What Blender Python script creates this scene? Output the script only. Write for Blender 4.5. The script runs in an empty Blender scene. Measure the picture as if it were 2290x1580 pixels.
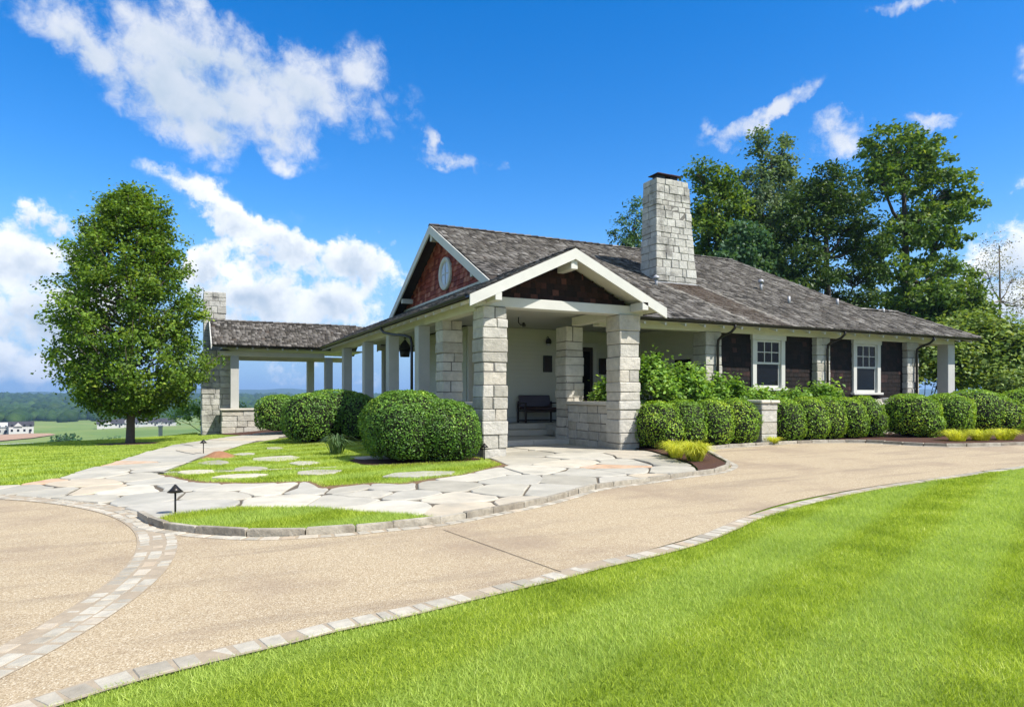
import bpy, bmesh, math, random
import numpy as np
from mathutils import Vector, Matrix

# ------------------------------------------------------------------ camera, sky, sun, exposure
SC = bpy.context.scene
COL = SC.collection
YAW = math.radians(26.0)
cam_data = bpy.data.cameras.new('camera')
cam_data.sensor_width = 36.0
cam_data.lens = 36.0 * 1500.0 / 2290.0
cam_data.shift_y = 95.0 / 2290.0
cam_data.clip_start = 0.05
cam_data.clip_end = 30000.0
cam = bpy.data.objects.new('camera', cam_data)
COL.objects.link(cam)
cam.location = (0, 0, 1.4)
cam.rotation_euler = (math.radians(90), 0, -YAW)
SC.camera = cam

TO_SUN = Vector((0.46, -0.66, 1.0)).normalized()
SUN_EL = math.asin(TO_SUN.z)
SUN_AZ = math.atan2(TO_SUN.x, TO_SUN.y)
sun_data = bpy.data.lights.new('sun', 'SUN')
sun_data.energy = 4.6
sun_data.angle = math.radians(0.6)
sun_data.color = (1.0, 0.955, 0.88)
sun = bpy.data.objects.new('sun', sun_data)
COL.objects.link(sun)
sun.location = (20, -25, 40)
sun.rotation_euler = (-TO_SUN).to_track_quat('-Z', 'Y').to_euler()

SC.view_settings.view_transform = 'Standard'
SC.view_settings.look = 'None'
SC.view_settings.gamma = 1.0
SC.view_settings.use_curve_mapping = False
SC.view_settings.exposure = 0.70
SC.render.engine = 'CYCLES'
SC.cycles.use_denoising = True
SC.cycles.max_bounces = 8
SC.cycles.transparent_max_bounces = 8
SC.cycles.volume_bounces = 0

# clouds: azimuth (deg, from +y towards +x), elevation, radius az, radius el, tilt, amount
CLOUDS = [(2.4, 25.4, 4.0, 2.2, 0, 1.15), (0.5, 24.6, 7.0, 1.6, -4, .95), (6.5, 24.6, 5.0, 1.6, 0, .9), (-2.2, 23.4, 5.0, 2.2, -8, 1.05), (3.8, 21.6, 5.5, 2.2, -8, .95), (-6.2, 23.6, 5.2, 1.5, -10, 1), (1.1, 22.8, 8.5, 2.9, -8, 1.1), (8.1, 23.8, 7.3, 2.6, -5, 0.95), (0.8, 19.9, 3.8, 2.4, -20, 1),
    (12.7, 25.0, 3.1, 2.1, 0, 0.7), (6.0, 19.8, 4.7, 2.2, -10, 0.75), (7.4, 17.5, 2.1, 0.9, -10, 0.75), (-0.4, 15.4, 2.8, 1.0, -20, 1.1),
    (2.7, 13.6, 3.9, 1.4, -30, 1.1), (7.4, 11.3, 5.1, 1.8, -20, 1.1), (13.0, 10.5, 5.8, 2.2, -10, 1.0), (4.7, 8.0, 4.3, 2.4, 0, 1.1),
    (10.2, 7.1, 5.3, 2.2, 0, 1.1), (2.1, 10.2, 1.9, 2.0, 0, 1.0), (-8.6, 12.5, 2.2, 1.2, -10, 1.0), (-10.4, 9.9, 3.7, 2.5, 0, 0.95),
    (-8.6, 6.1, 5.7, 4.0, 0, 1.0), (-12.9, 2.6, 9.3, 2.7, 0, 0.9), (6.0, 2.0, 11.1, 2.2, 0, 0.55), (18.4, 21.1, 0.8, 1.5, 20, 0.7),
    (20.5, 19.2, 3.8, 0.7, -20, 0.7), (47.0, 21.6, 4.0, 0.7, 8, 0.72), (43.9, 21.4, 2.1, 0.6, -30, 0.6), (51.2, 18.7, 2.3, 1.1, -10, 0.8),
    (57.4, 18.4, 1.7, 0.5, 0, 0.7), (62.7, 14.0, 1.2, 0.9, 0, 0.7), (63.1, 9.8, 4.1, 2.2, 10, 1.1), (63.9, 6.3, 7.5, 3.4, 0, 1.0),
    (65.5, 21.5, 2.5, 1.8, 0, 0.9), (56.5, 27.1, 2.1, 0.4, 0, 0.7), (54.2, 2.9, 8.9, 3.4, 0, 0.6)]

class NT:
    """small helper around a node tree"""
    def __init__(s, tree):
        s.t = tree; s.n = tree.nodes; s.l = tree.links
    def add(s, kind, **kw):
        n = s.n.new(kind)
        for k, v in kw.items():
            if k.startswith('i_'):
                n.inputs[k[2:].replace('_', ' ')].default_value = v
            elif k.startswith('p') and k[1:].isdigit():
                n.inputs[int(k[1:])].default_value = v
            else:
                setattr(n, k, v)
        return n
    def link(s, a, b): s.l.new(a, b)
    def math(s, op, a, b=None, c=None, clamp=False):
        n = s.n.new('ShaderNodeMath'); n.operation = op; n.use_clamp = clamp
        for i, x in enumerate((a, b, c)):
            if x is None: continue
            if isinstance(x, (int, float)): n.inputs[i].default_value = x
            else: s.l.new(x, n.inputs[i])
        return n.outputs[0]
    def mix(s, fac, a, b, blend='MIX'):
        n = s.n.new('ShaderNodeMix'); n.data_type = 'RGBA'; n.blend_type = blend
        for sock, x in ((n.inputs[0], fac), (n.inputs[6], a), (n.inputs[7], b)):
            if isinstance(x, (int, float)): sock.default_value = x
            elif isinstance(x, (tuple, list)): sock.default_value = (*x[:3], 1)
            else: s.l.new(x, sock)
        return n.outputs[2]
    def maprange(s, v, a, b, c=0.0, d=1.0, kind='SMOOTHSTEP'):
        n = s.n.new('ShaderNodeMapRange'); n.interpolation_type = kind
        s.l.new(v, n.inputs[0])
        for i, x in enumerate((a, b, c, d)): n.inputs[i + 1].default_value = x
        return n.outputs[0]
    def ramp(s, v, stops):
        n = s.n.new('ShaderNodeValToRGB'); cr = n.color_ramp
        while len(cr.elements) < len(stops): cr.elements.new(0.5)
        for e, (p, c) in zip(cr.elements, stops):
            e.position = p; e.color = (*c, 1)
        s.l.new(v, n.inputs[0])
        return n.outputs[0]
    def noise(s, vec, scale, detail=4, rough=0.55, dist=0.0):
        n = s.n.new('ShaderNodeTexNoise')
        n.inputs['Scale'].default_value = scale; n.inputs['Detail'].default_value = detail
        n.inputs['Roughness'].default_value = rough; n.inputs['Distortion'].default_value = dist
        if vec is not None: s.l.new(vec, n.inputs['Vector'])
        return n

CLOUD_LIT = (7.4, 7.5, 7.6)
CLOUD_SHADE = (3.4, 4.15, 5.1)
def build_world():
    w = bpy.data.worlds.new('World'); SC.world = w; w.use_nodes = True
    w.cycles.sampling_method = 'MANUAL'; w.cycles.sample_map_resolution = 512
    t = NT(w.node_tree); t.n.clear()
    out = t.add('ShaderNodeOutputWorld'); bg = t.add('ShaderNodeBackground')
    bg.inputs['Strength'].default_value = 0.10
    sky = t.add('ShaderNodeTexSky'); sky.sky_type = 'NISHITA'; sky.sun_disc = False
    sky.sun_elevation = SUN_EL; sky.sun_rotation = SUN_AZ
    sky.altitude = 300; sky.air_density = 1.0; sky.dust_density = 0.35; sky.ozone_density = 1.6
    hsv = t.add('ShaderNodeHueSaturation'); hsv.inputs['Saturation'].default_value = 1.5
    hsv.inputs['Value'].default_value = 1.36; hsv.inputs['Hue'].default_value = 0.508
    t.link(sky.outputs[0], hsv.inputs['Color'])
    tc = t.add('ShaderNodeTexCoord')
    sep = t.add('ShaderNodeSeparateXYZ'); t.link(tc.outputs['Generated'], sep.inputs[0])
    az = t.math('MULTIPLY', t.math('ARCTAN2', sep.outputs[0], sep.outputs[1]), 57.29578)
    el = t.math('MULTIPLY', t.math('ARCSINE', sep.outputs[2]), 57.29578)
    n_warp = t.noise(tc.outputs['Generated'], 7.0, 7, 0.62)
    n_warp2 = t.noise(tc.outputs['Generated'], 24.0, 4, 0.55)
    sw = t.add('ShaderNodeSeparateColor'); t.link(n_warp.outputs['Color'], sw.inputs[0])
    az2 = t.math('ADD', az, t.math('MULTIPLY', t.math('SUBTRACT', sw.outputs[0], 0.5), 11.0))
    el2 = t.math('ADD', el, t.math('MULTIPLY', t.math('SUBTRACT', sw.outputs[1], 0.5), 7.5))
    cv = t.add('ShaderNodeCombineXYZ'); t.link(az2, cv.inputs[0]); t.link(el2, cv.inputs[1])
    # same position a little lower, to tell the lit top of a cloud from its underside
    cv2 = t.add('ShaderNodeCombineXYZ'); t.link(az2, cv2.inputs[0]); t.link(t.math('ADD', el2, 1.1), cv2.inputs[1])
    def field(vec):
        acc = None
        for a, e, ra, re, rot, am in CLOUDS:
            mp = t.add('ShaderNodeMapping'); mp.vector_type = 'TEXTURE'
            mp.inputs['Location'].default_value = (a, e, 0)
            mp.inputs['Rotation'].default_value = (0, 0, math.radians(rot))
            mp.inputs['Scale'].default_value = (ra * 1.5, re * 1.5, 1)
            t.link(vec, mp.inputs['Vector'])
            g = t.add('ShaderNodeTexGradient'); g.gradient_type = 'SPHERICAL'
            t.link(mp.outputs[0], g.inputs[0])
            v = t.math('MULTIPLY', g.outputs['Fac'], am)
            acc = v if acc is None else t.math('MAXIMUM', acc, v)
        return acc
    f1 = field(cv.outputs[0]); f2 = field(cv2.outputs[0])
    # unseen cloud cover added outside the view to whiten the ambient light
    fill_clouds = t.noise(tc.outputs['Generated'], 3.4, 3, 0.5)
    away = t.math('MAXIMUM', t.maprange(t.math('ABSOLUTE', t.math('SUBTRACT', az, 26.0)), 46.0, 62.0), t.maprange(el, 31.0, 40.0))
    more = t.math('MULTIPLY', t.maprange(fill_clouds.outputs['Fac'], 0.38, 0.60, 0.0, 0.95), away)
    f1 = t.math('MAXIMUM', f1, more); f2 = t.math('MAXIMUM', f2, more)
    # billows: rounded puffs from inverted cell distance, broken up by fine noise
    def cells(scale):
        v = t.add('ShaderNodeTexVoronoi'); v.inputs['Scale'].default_value = scale
        v.feature = 'SMOOTH_F1'; v.inputs['Smoothness'].default_value = 0.35
        wv_ = t.add('ShaderNodeVectorMath'); wv_.operation = 'MULTIPLY_ADD'
        t.link(n_warp2.outputs['Color'], wv_.inputs[0]); wv_.inputs[1].default_value = (.05, .05, .05); t.link(tc.outputs['Generated'], wv_.inputs[2])
        t.link(wv_.outputs[0], v.inputs['Vector'])
        return t.math('SUBTRACT', 0.55, v.outputs['Distance'])
    c1 = cells(17.0); c2 = cells(40.0)
    fine = t.noise(tc.outputs['Generated'], 13.0, 11, 0.64)
    fv = t.math('SUBTRACT', fine.outputs['Fac'], 0.5)
    wisp = t.noise(tc.outputs['Generated'], 48.0, 9, 0.72, 0.8)
    wv = t.math('SUBTRACT', wisp.outputs['Fac'], 0.5)
    bil = t.math('ADD', t.math('MULTIPLY', c1, 0.55), t.math('MULTIPLY', c2, 0.28))
    rag = t.math('ADD', t.math('ADD', t.math('MULTIPLY', fv, 1.55), t.math('MULTIPLY', wv, 0.75)), bil)
    near = t.maprange(f1, 0.0, 0.28, 0.10, 1.0)
    dens = t.math('ADD', f1, t.math('MULTIPLY', rag, near))
    # high cloud frays out softly, the cumulus lower down has firm edges
    hi_ = t.maprange(el, 13.0, 18.0)
    a_soft = t.maprange(dens, 0.12, 0.92); a_firm = t.maprange(dens, 0.36, 0.80)
    alpha = t.math('ADD', t.math('MULTIPLY', a_soft, hi_), t.math('MULTIPLY', a_firm, t.math('SUBTRACT', 1.0, hi_)))
    # shading: the more cloud lies above a place (towards the sun), the greyer it is; billow crests stay white
    dens2 = t.math('ADD', f2, t.math('MULTIPLY', rag, 0.55))
    shade = t.maprange(t.math('SUBTRACT', t.math('ADD', t.math('MULTIPLY', f1, 0.5), t.math('MULTIPLY', dens2, 0.8)), t.math('MULTIPLY', bil, 1.1)), 0.40, 1.35)
    puff = t.maprange(n_warp2.outputs['Fac'], 0.33, 0.67)
    grey = t.math('MULTIPLY', shade, t.math('ADD', 0.5, t.math('MULTIPLY', puff, 0.5)))
    lit = t.mix(t.maprange(el, 14.0, 20.0), CLOUD_LIT, (4.9, 5.25, 5.9))   # the high thin cloud is less dense than the cumulus below
    ccol = t.mix(grey, lit, CLOUD_SHADE)
    low = t.maprange(el, 0.5, 15.0, 0.97, 0.0)
    base = t.mix(low, hsv.outputs['Color'], (2.0, 3.5, 5.6))
    up = t.maprange(el, -0.5, 0.3)
    alpha = t.math('MULTIPLY', alpha, up)
    col = t.mix(alpha, base, ccol)
    t.link(col, bg.inputs['Color']); t.link(bg.outputs[0], out.inputs['Surface'])
build_world()

# ------------------------------------------------------------------ helpers
rng = np.random.default_rng(7)
random.seed(7)

def smooth(e0, e1, x):
    t = np.clip((np.asarray(x, float) - e0) / (e1 - e0), 0, 1)
    return t * t * (3 - 2 * t)

def hash_noise(x, y, s):
    return (np.sin(x / s * 1.3 + 1.7) * np.cos(y / s * 1.1 + 0.4) + 0.5 * np.sin(x / s * 2.7 - y / s * 2.1 + 3.1) + 0.25 * np.cos(x / s * 5.3 + y / s * 4.7)) / 1.75

def zg(x, y):
    """height of the lawn and drive near the house, in metres"""
    x = np.asarray(x, float); y = np.asarray(y, float)
    zr = 0.25 * (1 - np.exp(-np.maximum(0, x - 7) * 0.06))
    zl = -0.024 * np.clip(y - 15, 0, 30) * (1 - smooth(-2, 6, x))
    s = np.maximum(0, (y - x - 33.9) * 0.7071)
    dist = np.hypot(x, y)
    d1 = 26 * (1 - np.exp(-(s * s / (s + 4)) * 0.135 / 26))
    d2 = 26 * (1 - np.exp(-np.maximum(0, dist - 90) * 0.10 / 26))
    far = smooth(900, 2500, dist) * (18 + 5 * hash_noise(x, y, 420)) + smooth(150, 500, dist) * 2.2 * hash_noise(x, y, 90)
    return zr + zl - np.maximum(d1, d2) + far

def par(o, parent):
    if parent is not None:
        o.parent = parent
        if parent.get('_w'):
            o.matrix_parent_inverse = Matrix.Translation(-Vector(parent.location))
    return o

def tag(o, label=None, cat=None, group=None, kind=None):
    if label: o['label'] = label
    if cat: o['category'] = cat
    if group: o['group'] = group
    if kind: o['kind'] = kind
    return o

def empty(name, loc, label, cat, group=None, world=False):
    o = bpy.data.objects.new(name, None); COL.objects.link(o); o.location = loc
    o.empty_display_size = 0.2
    if world: o['_w'] = 1
    return tag(o, label, cat, group)

def mesh(name, verts, faces, mat=None, parent=None, smooth_sh=False):
    m = bpy.data.meshes.new(name)
    m.from_pydata([tuple(map(float, v)) for v in verts], [], [tuple(f) for f in faces])
    if smooth_sh: m.polygons.foreach_set('use_smooth', [True] * len(m.polygons))
    if mat: m.materials.append(mat)
    m.update()
    o = bpy.data.objects.new(name, m); COL.objects.link(o)
    return par(o, parent)

def np_mesh(name, V, nper, mat, parent=None, quads=None):
    """V: (N*nper,3) vertices, each consecutive nper vertices are one polygon; or quads: index array (M,k)"""
    m = bpy.data.meshes.new(name)
    V = np.ascontiguousarray(V, dtype=np.float32)
    m.vertices.add(len(V)); m.vertices.foreach_set('co', V.ravel())
    if quads is None:
        n = len(V) // nper
        idx = np.arange(len(V), dtype=np.int32)
        starts = np.arange(0, len(V), nper, dtype=np.int32)
    else:
        q = np.ascontiguousarray(quads, dtype=np.int32)
        n, nper = q.shape
        idx = q.ravel(); starts = np.arange(0, n * nper, nper, dtype=np.int32)
    m.loops.add(len(idx)); m.loops.foreach_set('vertex_index', idx)
    m.polygons.add(n); m.polygons.foreach_set('loop_start', starts)
    m.update(calc_edges=True); m.validate()
    if mat: m.materials.append(mat)
    o = bpy.data.objects.new(name, m); COL.objects.link(o)
    return par(o, parent)

BOXF = [(0, 3, 2, 1), (4, 5, 6, 7), (0, 1, 5, 4), (1, 2, 6, 5), (2, 3, 7, 6), (3, 0, 4, 7)]
def box_vf(x0, x1, y0, y1, z0, z1):
    return [(x0, y0, z0), (x1, y0, z0), (x1, y1, z0), (x0, y1, z0), (x0, y0, z1), (x1, y0, z1), (x1, y1, z1), (x0, y1, z1)], BOXF

def fix_normals(verts, faces):
    V = np.array(verts); c = V.mean(0); out = []
    for f in faces:
        p = V[list(f)]
        n = np.cross(p[1] - p[0], p[2] - p[0])
        out.append(tuple(f) if np.dot(n, p.mean(0) - c) >= 0 else tuple(reversed(f)))
    return out

def _chamfer_template():
    idx = {}; k = 0
    for sx in (0, 1):
        for sy in (0, 1):
            for sz in (0, 1):
                for ax in range(3):
                    idx[(sx, sy, sz, ax)] = k; k += 1
    F = []
    for ax in range(3):
        for s in (0, 1):
            o = [a for a in range(3) if a != ax]
            cs = []
            for p, q in ((0, 0), (1, 0), (1, 1), (0, 1)):
                c = [0, 0, 0]; c[ax] = s; c[o[0]] = p; c[o[1]] = q; cs.append(idx[(*c, ax)])
            F.append(cs)
    for ax in range(3):           # edges running along ax
        o = [a for a in range(3) if a != ax]
        for p in (0, 1):
            for q in (0, 1):
                c0 = [0, 0, 0]; c0[o[0]] = p; c0[o[1]] = q; c1 = list(c0); c1[ax] = 1
                F.append([idx[(*c0, o[0])], idx[(*c0, o[1])], idx[(*c1, o[1])], idx[(*c1, o[0])]])
    for sx in (0, 1):
        for sy in (0, 1):
            for sz in (0, 1):
                F.append([idx[(sx, sy, sz, a)] for a in range(3)])
    return idx, F
CH_IDX, CH_F = _chamfer_template()
def chamfer_vf(x0, x1, y0, y1, z0, z1, c=0.012, jit=0.0):
    lo = (x0, y0, z0); hi = (x1, y1, z1)
    c = min(c, (x1 - x0) * .3, (y1 - y0) * .3, (z1 - z0) * .3)
    V = [None] * 24
    for (sx, sy, sz, ax), k in CH_IDX.items():
        p = []
        for a, s in enumerate((sx, sy, sz)):
            v = hi[a] if s else lo[a]
            if a != ax: v += -c if s else c
            p.append(v + random.uniform(-jit, jit))
        V[k] = p
    return V, fix_normals(V, CH_F)

def block(name, b, mat, parent=None, c=0.01, jit=0.0, fmap=None):
    V, F = chamfer_vf(*b, c=c, jit=jit)
    if fmap: V = [fmap(p) for p in V]
    return mesh(name, V, F, mat, parent)

def multi_box(name, boxes, mat, parent=None, c=0.0):
    V = []; F = []
    for b in boxes:
        v, f = chamfer_vf(*b, c=c) if c else box_vf(*b)
        n = len(V); V += v; F += [tuple(i + n for i in q) for q in f]
    return mesh(name, V, F, mat, parent)

def prism(name, poly, vec, mat, parent=None):
    """polygon (3-D points, planar) extruded by vec"""
    n = len(poly); vec = Vector(vec)
    V = [Vector(p) for p in poly] + [Vector(p) + vec for p in poly]
    nrm = Vector((0, 0, 0))
    for i in range(n):
        nrm += V[i].cross(V[(i + 1) % n])
    up = nrm.dot(vec) > 0
    F = [tuple(range(n)), tuple(range(2 * n - 1, n - 1, -1))]
    F += [(i, i + n, (i + 1) % n + n, (i + 1) % n) for i in range(n)]
    if up: F = [tuple(reversed(f)) for f in F]
    return mesh(name, V, F, mat, parent)

def bar(name, p, q, w, h, mat, parent=None, up=(0, 0, 1)):
    """board from p to q, w across, h along 'up', p and q on the centre of its upper edge"""
    p = Vector(p); q = Vector(q); d = (q - p).normalized(); up = Vector(up)
    s = d.cross(up).normalized(); u = up
    V = [p - s * w / 2 - u * h, p + s * w / 2 - u * h, p + s * w / 2, p - s * w / 2]
    V += [q - s * w / 2 - u * h, q + s * w / 2 - u * h, q + s * w / 2, q - s * w / 2]
    F = fix_normals(V, BOXF)
    return mesh(name, V, F, mat, parent)

def tube_vf(pts, rad, n=8, cap=True):
    pts = [Vector(p) for p in pts]
    if not hasattr(rad, '__len__'): rad = [rad] * len(pts)
    V = []; F = []; prev = None
    for i, p in enumerate(pts):
        d = (pts[min(i + 1, len(pts) - 1)] - pts[max(i - 1, 0)]).normalized()
        a = prev if prev is not None else (Vector((1, 0, 0)) if abs(d.x) < .9 else Vector((0, 1, 0)))
        a = (a - d * a.dot(d)).normalized(); b = d.cross(a); prev = a
        for k in range(n):
            t = 2 * math.pi * k / n
            V.append(p + (a * math.cos(t) + b * math.sin(t)) * rad[i])
    for i in range(len(pts) - 1):
        for k in range(n):
            F.append((i * n + k, i * n + (k + 1) % n, (i + 1) * n + (k + 1) % n, (i + 1) * n + k))
    if cap:
        F.append(tuple(range(n - 1, -1, -1))); F.append(tuple(range((len(pts) - 1) * n, len(pts) * n)))
    return V, F
def tube(name, pts, rad, mat, parent=None, n=8):
    V, F = tube_vf(pts, rad, n)
    return mesh(name, V, F, mat, parent, True)

def in_poly(P, poly):
    P = np.asarray(P); poly = np.asarray(poly)
    inside = np.zeros(len(P), bool); n = len(poly)
    for i in range(n):
        x0, y0 = poly[i]; x1, y1 = poly[(i + 1) % n]
        c = ((y0 > P[:, 1]) != (y1 > P[:, 1]))
        with np.errstate(divide='ignore', invalid='ignore'):
            xi = (x1 - x0) * (P[:, 1] - y0) / (y1 - y0 + 1e-12) + x0
        inside ^= c & (P[:, 0] < xi)
    return inside

def catmull(pts, step):
    pts = [np.array(p, float) for p in pts]
    P = [2 * pts[0] - pts[1]] + pts + [2 * pts[-1] - pts[-2]]
    out = []
    for i in range(1, len(P) - 2):
        n = max(2, int(np.linalg.norm(P[i + 1] - P[i]) / (step * .25)))
        for k in range(n):
            t = k / n
            out.append(.5 * ((2 * P[i]) + (-P[i - 1] + P[i + 1]) * t + (2 * P[i - 1] - 5 * P[i] + 4 * P[i + 1] - P[i + 2]) * t * t + (-P[i - 1] + 3 * P[i] - 3 * P[i + 1] + P[i + 2]) * t ** 3))
    out.append(pts[-1])
    out = np.array(out)
    s = np.r_[0, np.cumsum(np.linalg.norm(np.diff(out, axis=0), axis=1))]
    m = max(2, int(round(s[-1] / step)) + 1)
    q = np.linspace(0, s[-1], m)
    return np.c_[np.interp(q, s, out[:, 0]), np.interp(q, s, out[:, 1])]

def sheet(name, poly, lift, mat, kind='structure', parent=None, sub=0.8):
    """ground sheet following zg, a polygon cut by a grid so it drapes"""
    bm = bmesh.new()
    vs = [bm.verts.new((p[0], p[1], 0)) for p in poly]
    bm.faces.new(vs)
    bm.normal_update()
    bmesh.ops.triangulate(bm, faces=bm.faces[:])
    xs = [p[0] for p in poly]; ys = [p[1] for p in poly]
    for ax, lo, hi in ((0, min(xs), max(xs)), (1, min(ys), max(ys))):
        v = lo + sub
        while v < hi:
            co = (v, 0, 0) if ax == 0 else (0, v, 0); no = (1, 0, 0) if ax == 0 else (0, 1, 0)
            bmesh.ops.bisect_plane(bm, geom=bm.verts[:] + bm.edges[:] + bm.faces[:], plane_co=co, plane_no=no)
            v += sub
    bmesh.ops.triangulate(bm, faces=bm.faces[:])
    for v in bm.verts:
        v.co.z = float(zg(v.co.x, v.co.y)) + lift
    for f in bm.faces:
        f.normal_update()
        if f.normal.z < 0: f.normal_flip()
    m = bpy.data.meshes.new(name); bm.to_mesh(m); bm.free(); m.materials.append(mat)
    o = bpy.data.objects.new(name, m); COL.objects.link(o)
    if kind: o['kind'] = kind
    return par(o, parent)

# ------------------------------------------------------------------ materials
def new_mat(name):
    m = bpy.data.materials.new(name); m.use_nodes = True
    t = NT(m.node_tree); t.n.clear()
    out = t.add('ShaderNodeOutputMaterial'); b = t.add('ShaderNodeBsdfPrincipled')
    t.link(b.outputs[0], out.inputs['Surface'])
    b.inputs['Specular IOR Level'].default_value = 0.25
    return m, t, b, out

def bump(t, b, h, strength=0.4, dist=0.01):
    n = t.add('ShaderNodeBump'); n.inputs['Strength'].default_value = strength; n.inputs['Distance'].default_value = dist
    t.link(h, n.inputs['Height']); t.link(n.outputs[0], b.inputs['Normal'])

def piece_random(t):
    oi = t.add('ShaderNodeObjectInfo'); ge = t.add('ShaderNodeNewGeometry')
    return t.math('FRACT', t.math('ADD', oi.outputs['Random'], ge.outputs['Random Per Island']))

def mat_pieces(name, stops, rough=0.85, nscale=6.0, namt=0.25, stain=None, bscale=18, bstr=0.5, bdist=0.02, stain_amt=0.6, stain_scale=1.3):
    m, t, b, _ = new_mat(name)
    ge = t.add('ShaderNodeNewGeometry'); pos = ge.outputs['Position']
    r = piece_random(t)
    c = t.ramp(r, stops)
    n1 = t.noise(pos, nscale, 6, 0.65)
    k = t.maprange(n1.outputs['Fac'], 0.25, 0.75, 1 - namt, 1 + namt * .6, 'LINEAR')
    kk = t.add('ShaderNodeCombineXYZ')
    for i in range(3): t.link(k, kk.inputs[i])
    c = t.mix(1.0, c, kk.outputs[0], 'MULTIPLY')
    if stain:
        n2 = t.noise(pos, stain_scale, 5, 0.6)
        f = t.maprange(n2.outputs['Fac'], 0.5, 0.72, 0, stain_amt)
        c = t.mix(f, c, stain)
    t.link(c, b.inputs['Base Color']); b.inputs['Roughness'].default_value = rough
    n3 = t.noise(pos, bscale, 6, 0.6)
    bump(t, b, n3.outputs['Fac'], bstr, bdist)
    return m

def mat_plain(name, col, rough=0.6, var=0.08, scale=3.0, metallic=0.0, spec=0.25, bstr=0.0, bscale=30):
    m, t, b, _ = new_mat(name)
    ge = t.add('ShaderNodeNewGeometry')
    n = t.noise(ge.outputs['Position'], scale, 5, 0.6)
    c = t.mix(n.outputs['Fac'], tuple(x * (1 - var) for x in col), tuple(min(1, x * (1 + var)) for x in col))
    t.link(c, b.inputs['Base Color']); b.inputs['Roughness'].default_value = rough
    b.inputs['Metallic'].default_value = metallic; b.inputs['Specular IOR Level'].default_value = spec
    if bstr:
        n3 = t.noise(ge.outputs['Position'], bscale, 5, 0.6); bump(t, b, n3.outputs['Fac'], bstr, 0.01)
    return m

TUFT = {'boxwood_leaf': 7.0, 'hedge_leaf': 7.0, 'hydrangea_leaf': 4.0, 'forest_canopy': .02}
def mat_leaf(name, stops, trans=0.35, gloss=0.25, tcol=None):
    m = bpy.data.materials.new(name); m.use_nodes = True
    t = NT(m.node_tree); t.n.clear()
    out = t.add('ShaderNodeOutputMaterial')
    ge = t.add('ShaderNodeNewGeometry')
    big = t.noise(ge.outputs['Position'], 0.9, 3, 0.6)
    f = t.math('ADD', t.math('MULTIPLY', ge.outputs['Random Per Island'], 0.6), t.math('MULTIPLY', t.maprange(big.outputs['Fac'], .3, .7), 0.4))
    c = t.ramp(f, stops)
    tuft = t.noise(ge.outputs['Position'], TUFT.get(name, 2.2), 3, 0.6)
    kv = t.maprange(tuft.outputs['Fac'], .32, .68, .62, 1.28, 'LINEAR'); kc = t.add('ShaderNodeCombineXYZ')
    for i in range(3): t.link(kv, kc.inputs[i])
    c = t.mix(1.0, c, kc.outputs[0], 'MULTIPLY')
    b = t.add('ShaderNodeBsdfPrincipled'); t.link(c, b.inputs['Base Color'])
    b.inputs['Roughness'].default_value = 0.5; b.inputs['Specular IOR Level'].default_value = gloss
    tr = t.add('ShaderNodeBsdfTranslucent')
    tc = t.mix(1.0, c, tcol or (1.25, 1.15, 0.5), 'MULTIPLY'); t.link(tc, tr.inputs['Color'])
    mx = t.add('ShaderNodeMixShader'); mx.inputs[0].default_value = trans
    t.link(b.outputs[0], mx.inputs[1]); t.link(tr.outputs[0], mx.inputs[2]); t.link(mx.outputs[0], out.inputs['Surface'])
    return m

M = {}
M['stone'] = mat_pieces('limestone', [(0, (.38, .355, .295)), (.3, (.47, .445, .385)), (.6, (.54, .515, .455)), (.85, (.49, .445, .36)), (1, (.43, .40, .335))], stain=(.30, .285, .25), bscale=11, bstr=.8, bdist=.035, stain_amt=.35)
M['chimney'] = mat_pieces('chimney_limestone', [(0, (.36, .345, .31)), (.4, (.46, .445, .40)), (.75, (.52, .505, .46)), (1, (.41, .39, .34))], stain=(.085, .08, .073), bscale=11, bstr=.8, bdist=.035, stain_amt=.8, stain_scale=1.4)
M['mortar'] = mat_plain('mortar', (.15, .14, .125), .95, .2, 12)
M['flag'] = mat_pieces('flagstone', [(0, (.34, .315, .255)), (.25, (.46, .425, .345)), (.5, (.39, .37, .315)), (.75, (.52, .48, .39)), (.9, (.48, .405, .295)), (1, (.42, .395, .335))], rough=.75, nscale=2.2, namt=.22, stain=(.23, .225, .20), bscale=9, bstr=.35, bdist=.02, stain_amt=.45, stain_scale=.9)
M['flagred'] = mat_pieces('flagstone_rust', [(0, (.48, .30, .18)), (1, (.52, .36, .24))], rough=.8, nscale=4, namt=.35, stain=(.5, .47, .4), bscale=9, bstr=.35, stain_amt=.8, stain_scale=2.5)
M['cobble'] = mat_pieces('pale_setts', [(0, (.31, .275, .215)), (.3, (.385, .35, .28)), (.55, (.43, .395, .32)), (.85, (.47, .43, .35)), (1, (.42, .335, .235))], rough=.85, nscale=9, namt=.25, bscale=22, bstr=.5, bdist=.015)
M['kerb'] = mat_pieces('kerb_stone', [(0, (.27, .235, .18)), (1, (.43, .39, .31))], nscale=7, namt=.45, stain=(.16, .13, .09), stain_scale=4, bscale=20, bstr=.7, bdist=.02)
M['shake'] = None
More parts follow.
